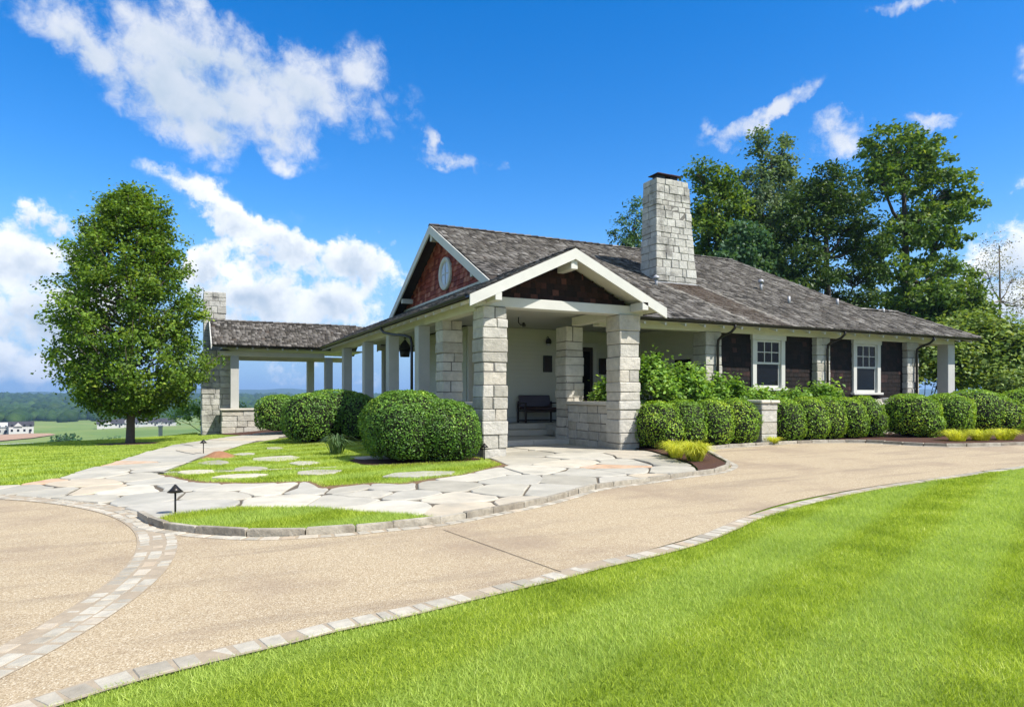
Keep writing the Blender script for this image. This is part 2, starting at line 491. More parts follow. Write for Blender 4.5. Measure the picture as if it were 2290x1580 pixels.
def make_shake():
    m, t, b, _ = new_mat('weathered_shake')
    ge = t.add('ShaderNodeNewGeometry'); pos = ge.outputs['Position']
    r = piece_random(t)
    c = t.ramp(r, [(0, (.030, .027, .023)), (.3, (.068, .060, .052)), (.6, (.105, .095, .084)), (.85, (.155, .143, .128)), (.93, (.22, .205, .187)), (1, (.06, .046, .035))])
    gn = t.noise(pos, 2.2, 4, .6)
    c = t.mix(t.maprange(gn.outputs['Fac'], .45, .75, 0, .5), c, (.055, .048, .034))
    # run-off stain below the chimney: a band that widens towards the eave, rust brown moss
    sp = t.add('ShaderNodeSeparateXYZ'); t.link(pos, sp.inputs[0])
    drift = t.math('MULTIPLY', t.math('SUBTRACT', 18.3, sp.outputs[1]), 0.36)
    wob = t.math('MULTIPLY', t.math('SUBTRACT', t.noise(pos, 1.5, 3, .6).outputs['Fac'], .5), .7)
    dx = t.math('ABSOLUTE', t.math('ADD', t.math('SUBTRACT', t.math('SUBTRACT', sp.outputs[0], 15.25), drift), wob))
    inb = t.math('MULTIPLY', t.maprange(dx, .55, .85, 1, 0), t.maprange(sp.outputs[1], 18.35, 18.15, 0, 1))
    fade = t.maprange(sp.outputs[1], 14.8, 18.3, .35, .9, 'LINEAR')
    c = t.mix(t.math('MULTIPLY', t.math('MULTIPLY', inb, fade), .8), c, (.055, .034, .020))
    edge = t.math('MULTIPLY', t.maprange(t.math('ABSOLUTE', t.math('SUBTRACT', dx, .88)), .0, .14, 1, 0), t.maprange(sp.outputs[1], 18.35, 18.15, 0, 1))
    c = t.mix(t.math('MULTIPLY', edge, .6), c, (.34, .31, .27))
    t.link(c, b.inputs['Base Color']); b.inputs['Roughness'].default_value = .9
    mp = t.add('ShaderNodeMapping'); mp.inputs['Scale'].default_value = (1, .25, .25); t.link(pos, mp.inputs[0])
    bump(t, b, t.noise(mp.outputs[0], 60, 4, .6).outputs['Fac'], .5, .012)
    return m
M['shake'] = make_shake()
M['red'] = mat_pieces('red_cedar_shingle', [(0, (.13, .020, .010)), (.35, (.24, .042, .022)), (.7, (.32, .078, .042)), (1, (.42, .16, .10))], rough=.7, nscale=14, namt=.3, bscale=50, bstr=.3, bdist=.006)
M['darkshingle'] = mat_pieces('dark_stained_shingle', [(0, (.006, .0045, .004)), (.6, (.011, .007, .006)), (.9, (.018, .010, .008)), (1, (.045, .020, .016))], rough=.75, nscale=14, namt=.35, bscale=40, bstr=.3, bdist=.006)
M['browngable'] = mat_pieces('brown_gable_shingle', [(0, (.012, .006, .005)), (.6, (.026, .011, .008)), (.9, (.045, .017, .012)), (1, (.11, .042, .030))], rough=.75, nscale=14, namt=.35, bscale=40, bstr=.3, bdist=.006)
M['white'] = mat_plain('white_paint', (.545, .535, .485), .5, .14, 2.2, bstr=.08, bscale=14)
M['cream'] = mat_plain('cream_paint', (.58, .555, .46), .6, .14, 2.2)
M['ceil'] = mat_plain('painted_ceiling', (.42, .41, .36), .7, .05, 2)
M['post'] = mat_plain('grey_white_post', (.46, .455, .42), .6, .16, 2.5, bstr=.08, bscale=14)
M['siding'] = mat_plain('cream_siding', (.58, .57, .48), .55, .05, 3)
M['bronze'] = mat_plain('dark_bronze', (.030, .026, .023), .35, .25, 8, metallic=.5, spec=.5)
M['black'] = mat_plain('black_metal', (.014, .013, .012), .4, .2, 10, spec=.4)
M['bench'] = mat_plain('dark_wood', (.030, .018, .013), .5, .3, 9, spec=.35, bstr=.3)
M['leather'] = mat_plain('dark_leather', (.045, .018, .014), .38, .4, 12, spec=.5, bstr=.4, bscale=25)
M['metal'] = mat_plain('weathered_metal', (.33, .33, .31), .45, .15, 6, metallic=.6)
M['lead'] = mat_plain('lead_flashing', (.36, .36, .37), .5, .15, 5, metallic=.2)
M['rust'] = mat_plain('rusty_cap', (.060, .026, .022), .6, .4, 9, metallic=.3)
M['slab'] = mat_plain('stone_step', (.54, .50, .42), .8, .22, 2.5, bstr=.5, bscale=12)
M['deck'] = mat_plain('veranda_paving', (.38, .36, .31), .8, .2, 2.0, bstr=.3, bscale=10)
M['gapsoil'] = mat_plain('grey_brown_grit', (.115, .095, .07), .95, .4, 9, bstr=.7, bscale=40)
M['soil'] = mat_plain('brown_soil', (.17, .105, .058), .95, .45, 7, bstr=.9, bscale=40)
M['mulch'] = mat_plain('bark_mulch', (.072, .034, .022), .95, .6, 26, bstr=1.0, bscale=45)
M['redsoil'] = mat_plain('red_soil', (.30, .15, .075), .95, .3, 8, bstr=.8, bscale=30)
M['bark'] = mat_plain('grey_bark', (.12, .095, .075), .9, .35, 9, bstr=.9, bscale=22)
M['barkdark'] = mat_plain('dark_bark', (.045, .036, .029), .9, .35, 9, bstr=.9, bscale=22)
M['sandjoint'] = mat_plain('sandy_joint', (.33, .27, .195), .95, .3, 12, bstr=.5)
M['joint'] = mat_plain('joint_filler', (.06, .05, .04), .9, .2, 10)
M['terracotta'] = mat_plain('white_pot', (.65, .65, .62), .6, .1, 8)
def make_glass():
    m, t, b, _ = new_mat('window_glass')
    b.inputs['Base Color'].default_value = (.006, .007, .008, 1); b.inputs['Roughness'].default_value = .04
    b.inputs['Specular IOR Level'].default_value = .18
    ge = t.add('ShaderNodeNewGeometry'); bump(t, b, t.noise(ge.outputs['Position'], 2.5, 2, .5).outputs['Fac'], .05, .02)
    return m
M['glass'] = make_glass()
def make_frosted():
    m, t, b, _ = new_mat('pale_curtained_glass')
    b.inputs['Base Color'].default_value = (.46, .44, .50, 1); b.inputs['Roughness'].default_value = .12
    b.inputs['Specular IOR Level'].default_value = .6
    return m
M['paleglass'] = make_frosted()

def make_aggregate():
    m, t, b, _ = new_mat('exposed_aggregate')
    ge = t.add('ShaderNodeNewGeometry'); pos = ge.outputs['Position']
    vo = t.add('ShaderNodeTexVoronoi'); vo.inputs['Scale'].default_value = 125; t.link(pos, vo.inputs['Vector'])
    sc = t.add('ShaderNodeSeparateColor'); t.link(vo.outputs['Color'], sc.inputs[0])
    c = t.ramp(sc.outputs[0], [(0, (.275, .205, .122)), (.3, (.36, .277, .172)), (.6, (.415, .328, .210)), (.85, (.465, .382, .258)), (1, (.58, .505, .375))])
    big = t.noise(pos, .55, 5, .6)
    c = t.mix(t.maprange(big.outputs['Fac'], .46, .70, 0, .62), c, (.255, .19, .135))
    # worn wheel marks and damp stains that follow the drive
    mpw = t.add('ShaderNodeMapping'); mpw.inputs['Rotation'].default_value = (0, 0, math.radians(-18)); mpw.inputs['Scale'].default_value = (.28, 1.6, 1); t.link(pos, mpw.inputs[0])
    tr_ = t.noise(mpw.outputs[0], 1.1, 4, .6)
    c = t.mix(t.maprange(tr_.outputs['Fac'], .50, .70, 0, .5), c, (.215, .165, .12))
    mid = t.noise(pos, 5, 4, .6)
    c = t.mix(t.maprange(mid.outputs['Fac'], .5, .75, 0, .3), c, (.43, .33, .21))
    t.link(c, b.inputs['Base Color']); b.inputs['Roughness'].default_value = .85
    bump(t, b, vo.outputs['Distance'], .5, .008)
    return m
M['drive'] = make_aggregate()

def make_ground():
    m, t, b, _ = new_mat('lawn_ground')
    ge = t.add('ShaderNodeNewGeometry'); pos = ge.outputs['Position']
    n = t.noise(pos, 14, 6, .7); n2 = t.noise(pos, .7, 4, .6); n3 = t.noise(pos, 90, 3, .6)
    c = t.ramp(n.outputs['Fac'], [(.25, (.118, .185, .013)), (.5, (.21, .30, .026)), (.75, (.30, .39, .042))])
    c = t.mix(t.maprange(n2.outputs['Fac'], .35, .7, 0, .5), c, (.17, .23, .03))
    c = t.mix(t.maprange(n3.outputs['Fac'], .35, .65, 0, .45), c, (.13, .19, .016))
    # pasture further down the valley
    ln = t.add('ShaderNodeVectorMath'); ln.operation = 'LENGTH'; t.link(pos, ln.inputs[0])
    farf = t.maprange(ln.outputs['Value'], 60, 260)
    fn = t.noise(pos, .012, 5, .6); fn2 = t.noise(pos, .05, 5, .65)
    pc = t.ramp(fn.outputs['Fac'], [(.3, (.10, .17, .035)), (.5, (.16, .22, .05)), (.7, (.21, .24, .075))])
    pc = t.mix(t.maprange(fn2.outputs['Fac'], .5, .7, 0, .4), pc, (.08, .14, .03))
    c = t.mix(farf, c, pc)
    t.link(c, b.inputs['Base Color']); b.inputs['Roughness'].default_value = .95
    bump(t, b, n3.outputs['Fac'], .8, .03)
    return m
M['ground'] = make_ground()

def make_grass():
    m = bpy.data.materials.new('grass_blade'); m.use_nodes = True
    t = NT(m.node_tree); t.n.clear()
    out = t.add('ShaderNodeOutputMaterial'); ge = t.add('ShaderNodeNewGeometry'); pos = ge.outputs['Position']
    patch = t.noise(pos, 1.3, 4, .6)
    sp = t.add('ShaderNodeSeparateXYZ'); t.link(pos, sp.inputs[0])
    # mowing stripes: passes about half a metre wide, the cut leans the blades one way then the other
    st = t.math('SINE', t.math('MULTIPLY', t.math('ADD', t.math('MULTIPLY', sp.outputs[0], .42), t.math('MULTIPLY', sp.outputs[1], -1.0)), 4.6))
    f = t.math('ADD', t.math('MULTIPLY', ge.outputs['Random Per Island'], .62), t.math('MULTIPLY', t.maprange(patch.outputs['Fac'], .3, .7), .38))
    c = t.ramp(f, [(0, (.12, .18, .015)), (.3, (.275, .375, .032)), (.6, (.43, .525, .058)), (.85, (.575, .65, .12)), (1, (.75, .77, .37))])
    c = t.mix(t.maprange(st, -.5, .5, 0, .5), c, (.49, .62, .18))
    b = t.add('ShaderNodeBsdfPrincipled'); t.link(c, b.inputs['Base Color']); b.inputs['Roughness'].default_value = .55
    b.inputs['Specular IOR Level'].default_value = .2
    tr = t.add('ShaderNodeBsdfTranslucent'); t.link(t.mix(1., c, (1.2, 1.2, .6), 'MULTIPLY'), tr.inputs['Color'])
    mx = t.add('ShaderNodeMixShader'); mx.inputs[0].default_value = .45
    t.link(b.outputs[0], mx.inputs[1]); t.link(tr.outputs[0], mx.inputs[2]); t.link(mx.outputs[0], out.inputs['Surface'])
    return m
M['grass'] = make_grass()
M['maple'] = mat_leaf('maple_leaf', [(0, (0.044, 0.098, 0.011)), (0.4, (0.11, 0.205, 0.023)), (0.75, (0.21, 0.323, 0.039)), (1, (0.375, 0.45, 0.069))], .4)
M['box'] = mat_leaf('boxwood_leaf', [(0, (0.039, 0.104, 0.012)), (0.45, (0.101, 0.223, 0.026)), (0.8, (0.205, 0.367, 0.041)), (0.95, (0.432, 0.577, 0.079)), (1, (0.34, 0.25, 0.07))], .25, .35)
M['hedge'] = mat_leaf('hedge_leaf', [(0, (0.08, 0.17, 0.016)), (0.45, (0.184, 0.343, 0.027)), (0.8, (0.361, 0.524, 0.043)), (0.95, (0.642, 0.744, 0.082)), (1, (0.34, 0.25, 0.07))], .28, .3)
M['hydrangea'] = mat_leaf('hydrangea_leaf', [(0, (0.074, 0.172, 0.029)), (0.45, (0.177, 0.336, 0.052)), (0.8, (0.293, 0.471, 0.094)), (1, (0.481, 0.616, 0.189))], .4, .3)
M['dogwood'] = mat_leaf('large_shrub_leaf', [(0, (0.066, 0.13, 0.022)), (0.45, (0.164, 0.252, 0.05)), (0.8, (0.261, 0.35, 0.082)), (1, (0.414, 0.468, 0.144))], .35, .3)
M['oak'] = mat_leaf('oak_leaf', [(0, (0.035, 0.086, 0.012)), (0.45, (0.095, 0.182, 0.029)), (0.8, (0.191, 0.29, 0.05)), (1, (0.36, 0.423, 0.083))], .42)
M['pale'] = mat_leaf('pale_leaf', [(0, (0.063, 0.119, 0.056)), (0.45, (0.119, 0.196, 0.098)), (0.8, (0.182, 0.266, 0.14)), (1, (0.28, 0.35, 0.21))], .45)
M['pine'] = mat_leaf('pine_needles', [(0, (0.018, 0.049, 0.011)), (0.45, (0.044, 0.094, 0.018)), (0.8, (0.095, 0.16, 0.029)), (1, (0.191, 0.245, 0.044))], .25)
M['bluegreen'] = mat_leaf('blue_green_leaf', [(0, (0.03, 0.083, 0.039)), (0.45, (0.068, 0.15, 0.068)), (0.8, (0.12, 0.217, 0.105)), (1, (0.21, 0.3, 0.15))], .4)
M['bare'] = mat_leaf('thin_grey_leaf', [(0, (.14, .145, .13)), (.5, (.22, .22, .20)), (1, (.32, .31, .29))], .5)
M['golden'] = mat_leaf('golden_grass_leaf', [(0, (0.386, 0.446, 0.041)), (0.5, (0.624, 0.675, 0.081)), (1, (0.891, 0.864, 0.216))], .5, .2)
M['iris'] = mat_leaf('strap_leaf', [(0, (.06, .12, .04)), (1, (.16, .24, .10))], .4)
M['forest'] = mat_leaf('forest_canopy', [(0, (.014, .036, .008)), (.5, (.030, .065, .014)), (1, (.06, .10, .02))], .1, .05)

# ------------------------------------------------------------------ terrain
def build_ground():
    nr, na = 150, 288
    rad = np.r_[0.0, np.geomspace(0.6, 9000, nr)]
    ang = np.linspace(0, 2 * np.pi, na, endpoint=False)
    V = [(0, 0, float(zg(0, 0)))]
    R_, A_ = np.meshgrid(rad[1:], ang, indexing='ij')
    X = R_ * np.sin(A_); Y = R_ * np.cos(A_); Z = zg(X, Y)
    V = np.r_[np.array(V), np.c_[X.ravel(), Y.ravel(), Z.ravel()]]
    F = []
    for i in range(nr - 1):
        b = 1 + i * na
        for k in range(na):
            k2 = (k + 1) % na
            F.append((b + k, b + na + k, b + na + k2, b + k2))
    F += [(0, 1 + k, 1 + (k + 1) % na) for k in range(na)]
    F = [tuple(reversed(f)) for f in F]
    o = mesh('ground', V, F, M['ground'], None, True)
    o['kind'] = 'structure'
    return o
build_ground()

LAWN_EDGE = [(-1.6, 3.0), (-.96, 3.37), (-.7, 3.5), (-.5, 3.61), (-.25, 3.73), (-.02, 3.8), (.24, 3.87), (.53, 3.94), (.82, 4.02), (1.28, 4.1), (1.9, 4.26), (2.63, 4.43), (3.08, 4.57), (3.66, 4.69), (4.42, 4.92), (5.2, 5.28), (5.87, 5.6), (7.1, 6.03), (8.9, 6.42), (10.8, 6.62), (13.6, 6.84), (17.1, 6.9), (22, 6.8), (30, 6.2)]
DRIVE_NEAR = [(-1.7, 3.16), (-1.08, 3.5), (-.82, 3.62), (-.64, 3.7), (-.41, 3.82), (-.12, 3.91), (.2, 4.0), (.41, 4.08), (.85, 4.14), (1.15, 4.21), (1.42, 4.28), (1.79, 4.36), (2.36, 4.48), (2.74, 4.56), (3.15, 4.68), (3.58, 4.85), (4.34, 5.1), (5.3, 5.5), (6.28, 6.0), (7.4, 6.37), (9.26, 6.68), (11.14, 6.84), (14.1, 7.07), (17.6, 7.12), (22, 7.05), (30, 6.45)]
KERB = [(-.49, 8.77), (-.28, 8.03), (-.03, 7.65), (.29, 7.3), (.69, 7.01), (1.1, 6.9), (1.41, 6.85), (1.74, 6.87), (2.43, 6.9), (3.2, 7.19), (4.05, 7.56), (4.72, 7.95), (5.51, 8.44), (6.64, 8.74), (7.67, 9.01), (8.5, 9.15), (9.24, 9.59), (9.63, 9.98), (10.1, 10.7), (10.9, 11.9), (11.5, 12.75)]
KERB_FAR = [(11.5, 12.75), (12.3, 12.95), (13.2, 13.0), (14.7, 13.0), (16.0, 12.75), (16.75, 12.2), (16.85, 11.2), (17.3, 10.3), (19.3, 9.68), (21.4, 9.54), (26, 9.3), (32, 8.6)]
COURT_C = np.array((-6.034, 6.962)); COURT_R = 5.635
FLAG_REGION = [(6.06, 13.38), (5.76, 11.98), (5.05, 11.53), (4.35, 10.86), (3.85, 10.62), (3.06, 10.07), (2.64, 10.45), (1.83, 10.18), (1.78, 11.11), (0.93, 11.29), (0.21, 11.76), (-0.06, 12.39), (-0.44, 13.41), (-0.07, 15.01), (0.31, 16.99), (0.75, 18.74), (1.67, 22.36), (2.52, 23.81), (3.54, 24.93), (4.11, 28.0), (2.85, 28.6), (1.38, 27.04), (-0.36, 23.86), (-0.95, 20.3), (-1.42, 16.16), (-1.78, 14.45), (-1.87, 13.68), (-2.34, 12.76), (-2.56, 12.76), (-3.24, 12.87), (-3.04, 12.05), (-2.33, 11.62), (-1.57, 10.79), (-0.88, 9.96), (-0.46, 8.94), (-0.3, 8.4), (-0.22, 8.57), (-0.1, 8.7), (0.56, 8.96), (0.97, 8.76), (1.43, 8.57), (1.8, 8.07), (2.27, 7.64), (2.56, 7.15), (2.51, 6.97), (3.23, 7.27), (4.08, 7.65), (4.76, 8.05), (5.56, 8.55), (6.71, 8.87), (7.75, 9.13), (8.16, 9.24), (8.51, 9.63), (9.0, 10.38), (9.52, 11.63), (10.1, 13.07), (10.0, 14.3), (9.45, 16.28), (6.3, 16.28), (6.2, 14.3)]
FLAG_SEEDS = [(-2.71, 12.28), (-2.28, 12.07), (-2.13, 13.31), (-1.63, 11.52), (-1.67, 13.6), (-1.45, 14.66), (-1.3, 16.34), (-1.4, 12.57), (-0.73, 12.93), (-0.85, 15.05), (-0.19, 14.31), (-0.54, 19.35), (-0.8, 17.02), (-0.06, 16.8), (-0.01, 21.61), (0.76, 21.9), (1.26, 24.32), (1.9, 24.84), (2.75, 26.65), (3.58, 27.37), (-0.25, 12.44), (-0.81, 11.27), (-1.26, 11.49), (-0.45, 10.31), (0.09, 11.4), (0.61, 10.98), (0.35, 10.19), (0.04, 9.38), (1.08, 10.43), (1.25, 9.22), (-1.23, 10.49), (2.17, 10.06), (2.73, 9.86), (2.35, 9.4), (1.83, 8.96), (2.83, 9.04), (2.36, 8.15), (3.57, 9.61), (3.25, 8.51), (3.1, 7.68), (4.5, 10.56), (5.13, 11.21), (4.84, 10.02), (4.26, 8.9), (5.77, 11.13), (4.76, 8.58), (3.98, 7.57), (1.68, 10.22), (6.59, 12.79), (7.09, 11.79), (8.08, 13.04), (9.33, 12.58), (7.95, 11.23), (8.87, 10.93), (7.37, 10.32), (6.54, 10.21), (5.72, 9.51), (6.48, 9.05), (8.05, 9.78), (7.26, 9.04), (7.2, 14.2), (8.7, 14.3), (7.0, 15.5), (8.6, 15.6), (.5, 19.6), (-.4, 23.0), (.6, 23.3)]
SLIVER = [(-.26, 8.36), (-.2, 8.55), (-.1, 8.68), (.56, 8.93), (.97, 8.73), (1.43, 8.54), (1.8, 8.04), (2.27, 7.61), (2.53, 7.14), (2.42, 7.0), (1.75, 6.97), (1.42, 6.95), (1.11, 7.0), (.72, 7.11), (.33, 7.38), (.02, 7.72), (-.2, 8.05)]
ISLAND = [(5.95, 13.5), (5.78, 12.3), (5.08, 11.62), (4.4, 11.0), (3.93, 10.8), (3.08, 10.3), (2.67, 10.6), (1.9, 10.5), (1.83, 11.25), (.94, 11.45), (.25, 11.95), (0, 12.5), (-.34, 13.39), (0, 14.82), (.43, 16.67), (.83, 18.37), (1.73, 21.87), (3.0, 24.0), (3.9, 24.6), (5.2, 22), (5.4, 17)]
DRIVE_POLY = list(catmull(DRIVE_NEAR, .4)) + [(32, 8.6)] + list(catmull(KERB_FAR, .4))[::-1] + list(catmull(KERB, .3))[::-1]
_outer = [COURT_C + (COURT_R + .33) * np.array((math.cos(a), math.sin(a))) for a in np.radians(np.linspace(17, -42, 40))]
DRIVE_POLY = [tuple(p) for p in DRIVE_POLY] + [tuple(p) for p in _outer]
sheet('driveway', DRIVE_POLY, .012, M['drive'])
def build_court():
    poly = [tuple(COURT_C + (COURT_R + .02) * np.array((math.cos(a), math.sin(a)))) for a in np.linspace(0, 2 * np.pi, 90, endpoint=False)]
    sheet('driveway_court', poly, .010, M['drive'])
build_court()
# expansion joint sawn across the drive
_jp = [(2.41, 6.56), (2.67, 4.58)]
sheet('driveway_joint', [(2.407, 6.56), (2.415, 6.56), (2.671, 4.58), (2.663, 4.58)], .0165, M['joint'])

def gpoly(name, poly, z_top, thick, mat, parent, tilt=0.0):
    """flat stone slab from a 2-D outline, slightly bevelled, resting on the ground"""
    n = len(poly); c = np.mean(poly, 0)
    base = float(zg(*c))
    tx, ty = random.uniform(-tilt, tilt), random.uniform(-tilt, tilt)
    V = []
    for k, (dz, ins) in enumerate(((-thick, 0), (-.012, 0), (0, .014))):
        for p in poly:
            d = np.array(p) - c; L = np.linalg.norm(d) + 1e-6
            q = np.array(p) - d / L * ins
            V.append((q[0], q[1], base * .5 + .5 * float(zg(*q)) + z_top + dz + (q[0] - c[0]) * tx + (q[1] - c[1]) * ty))
    F = [tuple(range(2 * n, 3 * n))]
    for r in (0, 1):
        F += [(r * n + i, r * n + (i + 1) % n, (r + 1) * n + (i + 1) % n, (r + 1) * n + i) for i in range(n)]
    area = sum(poly[i][0] * poly[(i + 1) % n][1] - poly[(i + 1) % n][0] * poly[i][1] for i in range(n))
    if area < 0: F = [tuple(reversed(f)) for f in F]
    return mesh(name, V, F, mat, parent)

def clip_half(poly, p, nrm):
    out = []
    for i in range(len(poly)):
        a = poly[i]; b = poly[(i + 1) % len(poly)]
        da = np.dot(a - p, nrm); db = np.dot(b - p, nrm)
        if da <= 0: out.append(a)
        if (da < 0 < db) or (db < 0 < da): out.append(a + (b - a) * da / (da - db))
    return out

def shrink_round(poly, gap, jit):
    """inset a polygon towards its centre, cut its corners, roughen the edge"""
    P = [np.array(p) for p in poly]
    Q = [P[0]]
    for p in P[1:]:
        if np.linalg.norm(p - Q[-1]) > .10: Q.append(p)
    if np.linalg.norm(Q[0] - Q[-1]) < .10: Q.pop()
    if len(Q) < 3: return None
    c = np.mean(Q, 0)
    area = .5 * sum(Q[i][0] * Q[(i + 1) % len(Q)][1] - Q[(i + 1) % len(Q)][0] * Q[i][1] for i in range(len(Q)))
    if abs(area) < .035: return None
    sg = 1 if area > 0 else -1
    n = len(Q); out = []
    offs = []
    for i in range(n):
        d = Q[(i + 1) % n] - Q[i]; L = np.linalg.norm(d); nn = np.array((-d[1], d[0])) / L * sg
        offs.append(nn * gap * random.uniform(.6, 1.7))
    for i in range(n):
        p = Q[i] + offs[i - 1] + offs[i]
        a = Q[i - 1] + offs[i - 1] + offs[i - 2]; b = Q[(i + 1) % n] + offs[i] + offs[(i + 1) % n]
        fa = min(.3, .11 / (np.linalg.norm(p - a) + 1e-6)); fb = min(.3, .11 / (np.linalg.norm(p - b) + 1e-6))
        out.append(p + (a - p) * fa); out.append(p + (b - p) * fb)
        m = (p + b) * .5
        if np.linalg.norm(b - p) > .5: out.append(m + np.random.default_rng(i).normal(0, jit, 2))
    return out

def build_flags():
    bed = sheet('flagstone_path', FLAG_REGION, .006, M['gapsoil'])
    S = [np.array(s) for s in FLAG_SEEDS]
    red = {2, 6}
    # keep the rust-coloured stone near the porch
    S.append(np.array((7.55, 10.85))); red.add(len(S) - 1)
    R = [np.array(p) for p in FLAG_REGION]
    for i, s in enumerate(S):
        poly = [r.copy() for r in R]
        for j, q in enumerate(S):
            if i == j: continue
            d = q - s; L = np.linalg.norm(d)
            if L > 9: continue
            poly = clip_half(poly, (s + q) / 2, d / L)
            if len(poly) < 3: break
        if len(poly) < 3: continue
        pp = shrink_round(poly, .011, .03)
        if pp is None: continue
        gpoly('flagstone', pp, .028 + random.uniform(-.004, .006), .05, M['flagred'] if i in red else M['flag'], bed, .002)
    # stepping stones set in the lawn of the island
    for (x, y, rx, ry) in [(2.19, 19.2, .26, .5), (1.32, 17.45, .26, .45), (1.85, 15.6, .52, .62), (.58, 15.1, .33, .5), (.17, 13.4, .36, .4), (1.11, 13.6, .35, .36), (.86, 12.42, .42, .32), (2.22, 14.2, .3, .42), (2.13, 12.35, .45, .42), (3.72, 11.3, .68, .42)]:
        k = random.choice((6, 7, 8)); ph = random.random() * 6
        pts = [(x + rx * math.cos(t + ph) * random.uniform(.68, 1.18), y + ry * math.sin(t + ph) * random.uniform(.68, 1.18)) for t in np.linspace(0, 2 * math.pi, k, endpoint=False)]
        gpoly('stepping_stone', pts, .040, .08, M['flag'], bed, .004)
build_flags()
sheet('soil_border', [(-.5, 13.45), (-.1, 12.3), (.2, 11.7), (.95, 11.25), (1.75, 11.05), (1.82, 10.2), (2.62, 10.4), (3.06, 10.05), (3.9, 10.6), (4.4, 10.85), (5.1, 11.5), (5.85, 12.1), (6.05, 13.3), (5.85, 13.4), (5.62, 12.35), (5.0, 11.7), (4.35, 11.12), (3.92, 10.92), (3.08, 10.45), (2.7, 10.7), (1.98, 10.65), (1.87, 11.35), (.97, 11.58), (.32, 12.05), (.08, 12.6), (-.2, 13.45)], .010, M['soil'])
sheet('planting_bed', [(10.2, 14.3), (10.1, 13.0), (9.5, 11.6), (9.0, 10.35), (8.5, 9.62), (8.2, 9.26), (8.55, 9.22), (9.2, 9.65), (9.58, 10.02), (10.04, 10.75), (10.84, 11.95), (11.5, 12.82), (12.3, 13.05), (13.2, 13.1), (14.7, 13.1), (16.05, 12.85), (16.85, 12.25), (16.95, 11.25), (17.38, 10.38), (19.3, 9.78), (21.4, 9.64), (26, 9.4), (32, 8.7), (32, 16), (10.2, 16)], .05, M['mulch'])
sheet('planting_bed', [(6.0, 13.8), (5.6, 13.2), (4.6, 12.8), (3.6, 13.0), (3.2, 13.8), (3.2, 14.6), (3.9, 15.4), (4.2, 17.5), (3.2, 19.6), (2.6, 21.0), (2.75, 22.4), (3.6, 24.4), (3.9, 26), (3.0, 26.8), (2.3, 27.3), (1.5, 30.6), (1.3, 31.6), (5.6, 31.6), (5.9, 15)], .014, M['mulch'])
def ring_bed():
    pts = [(-1.75 + 1.05 * math.cos(t) * random.uniform(.9, 1.1), 26.6 + 1.2 * math.sin(t) * random.uniform(.9, 1.1)) for t in np.linspace(0, 2 * math.pi, 22, endpoint=False)]
    sheet('planting_bed', pts, .03, M['mulch'])
ring_bed()

def strip_stones(name, inner, outer, n, z_top, thick, mat, parent, gap=.008, jit=.008):
    """row of setts between two curves given as functions of the index"""
    for i in range(n):
        a0, a1 = np.array(inner[i]), np.array(inner[i + 1]); b0, b1 = np.array(outer[i]), np.array(outer[i + 1])
        c = (a0 + a1 + b0 + b1) / 4
        q = []
        for p in (a0, a1, b1, b0):
            d = p - c; L = np.linalg.norm(d)
            q.append(p - d / L * gap * 1.2 + np.array((random.uniform(-jit, jit), random.uniform(-jit, jit))))
        gpoly(name, q, z_top + random.uniform(-.004, .005), thick, mat, parent, .01)

def jitter_cuts(c, amt):
    c = np.array(c); t = np.gradient(c, axis=0); t /= np.linalg.norm(t, axis=1)[:, None]
    r_ = np.random.default_rng(len(c)); k = r_.uniform(-amt, amt, len(c)); k[0] = k[-1] = 0
    return c + t * k[:, None]

def offset_curve(c, d):
    c = np.asarray(c); t = np.gradient(c, axis=0); t /= np.linalg.norm(t, axis=1)[:, None]
    return c + np.c_[-t[:, 1], t[:, 0]] * d

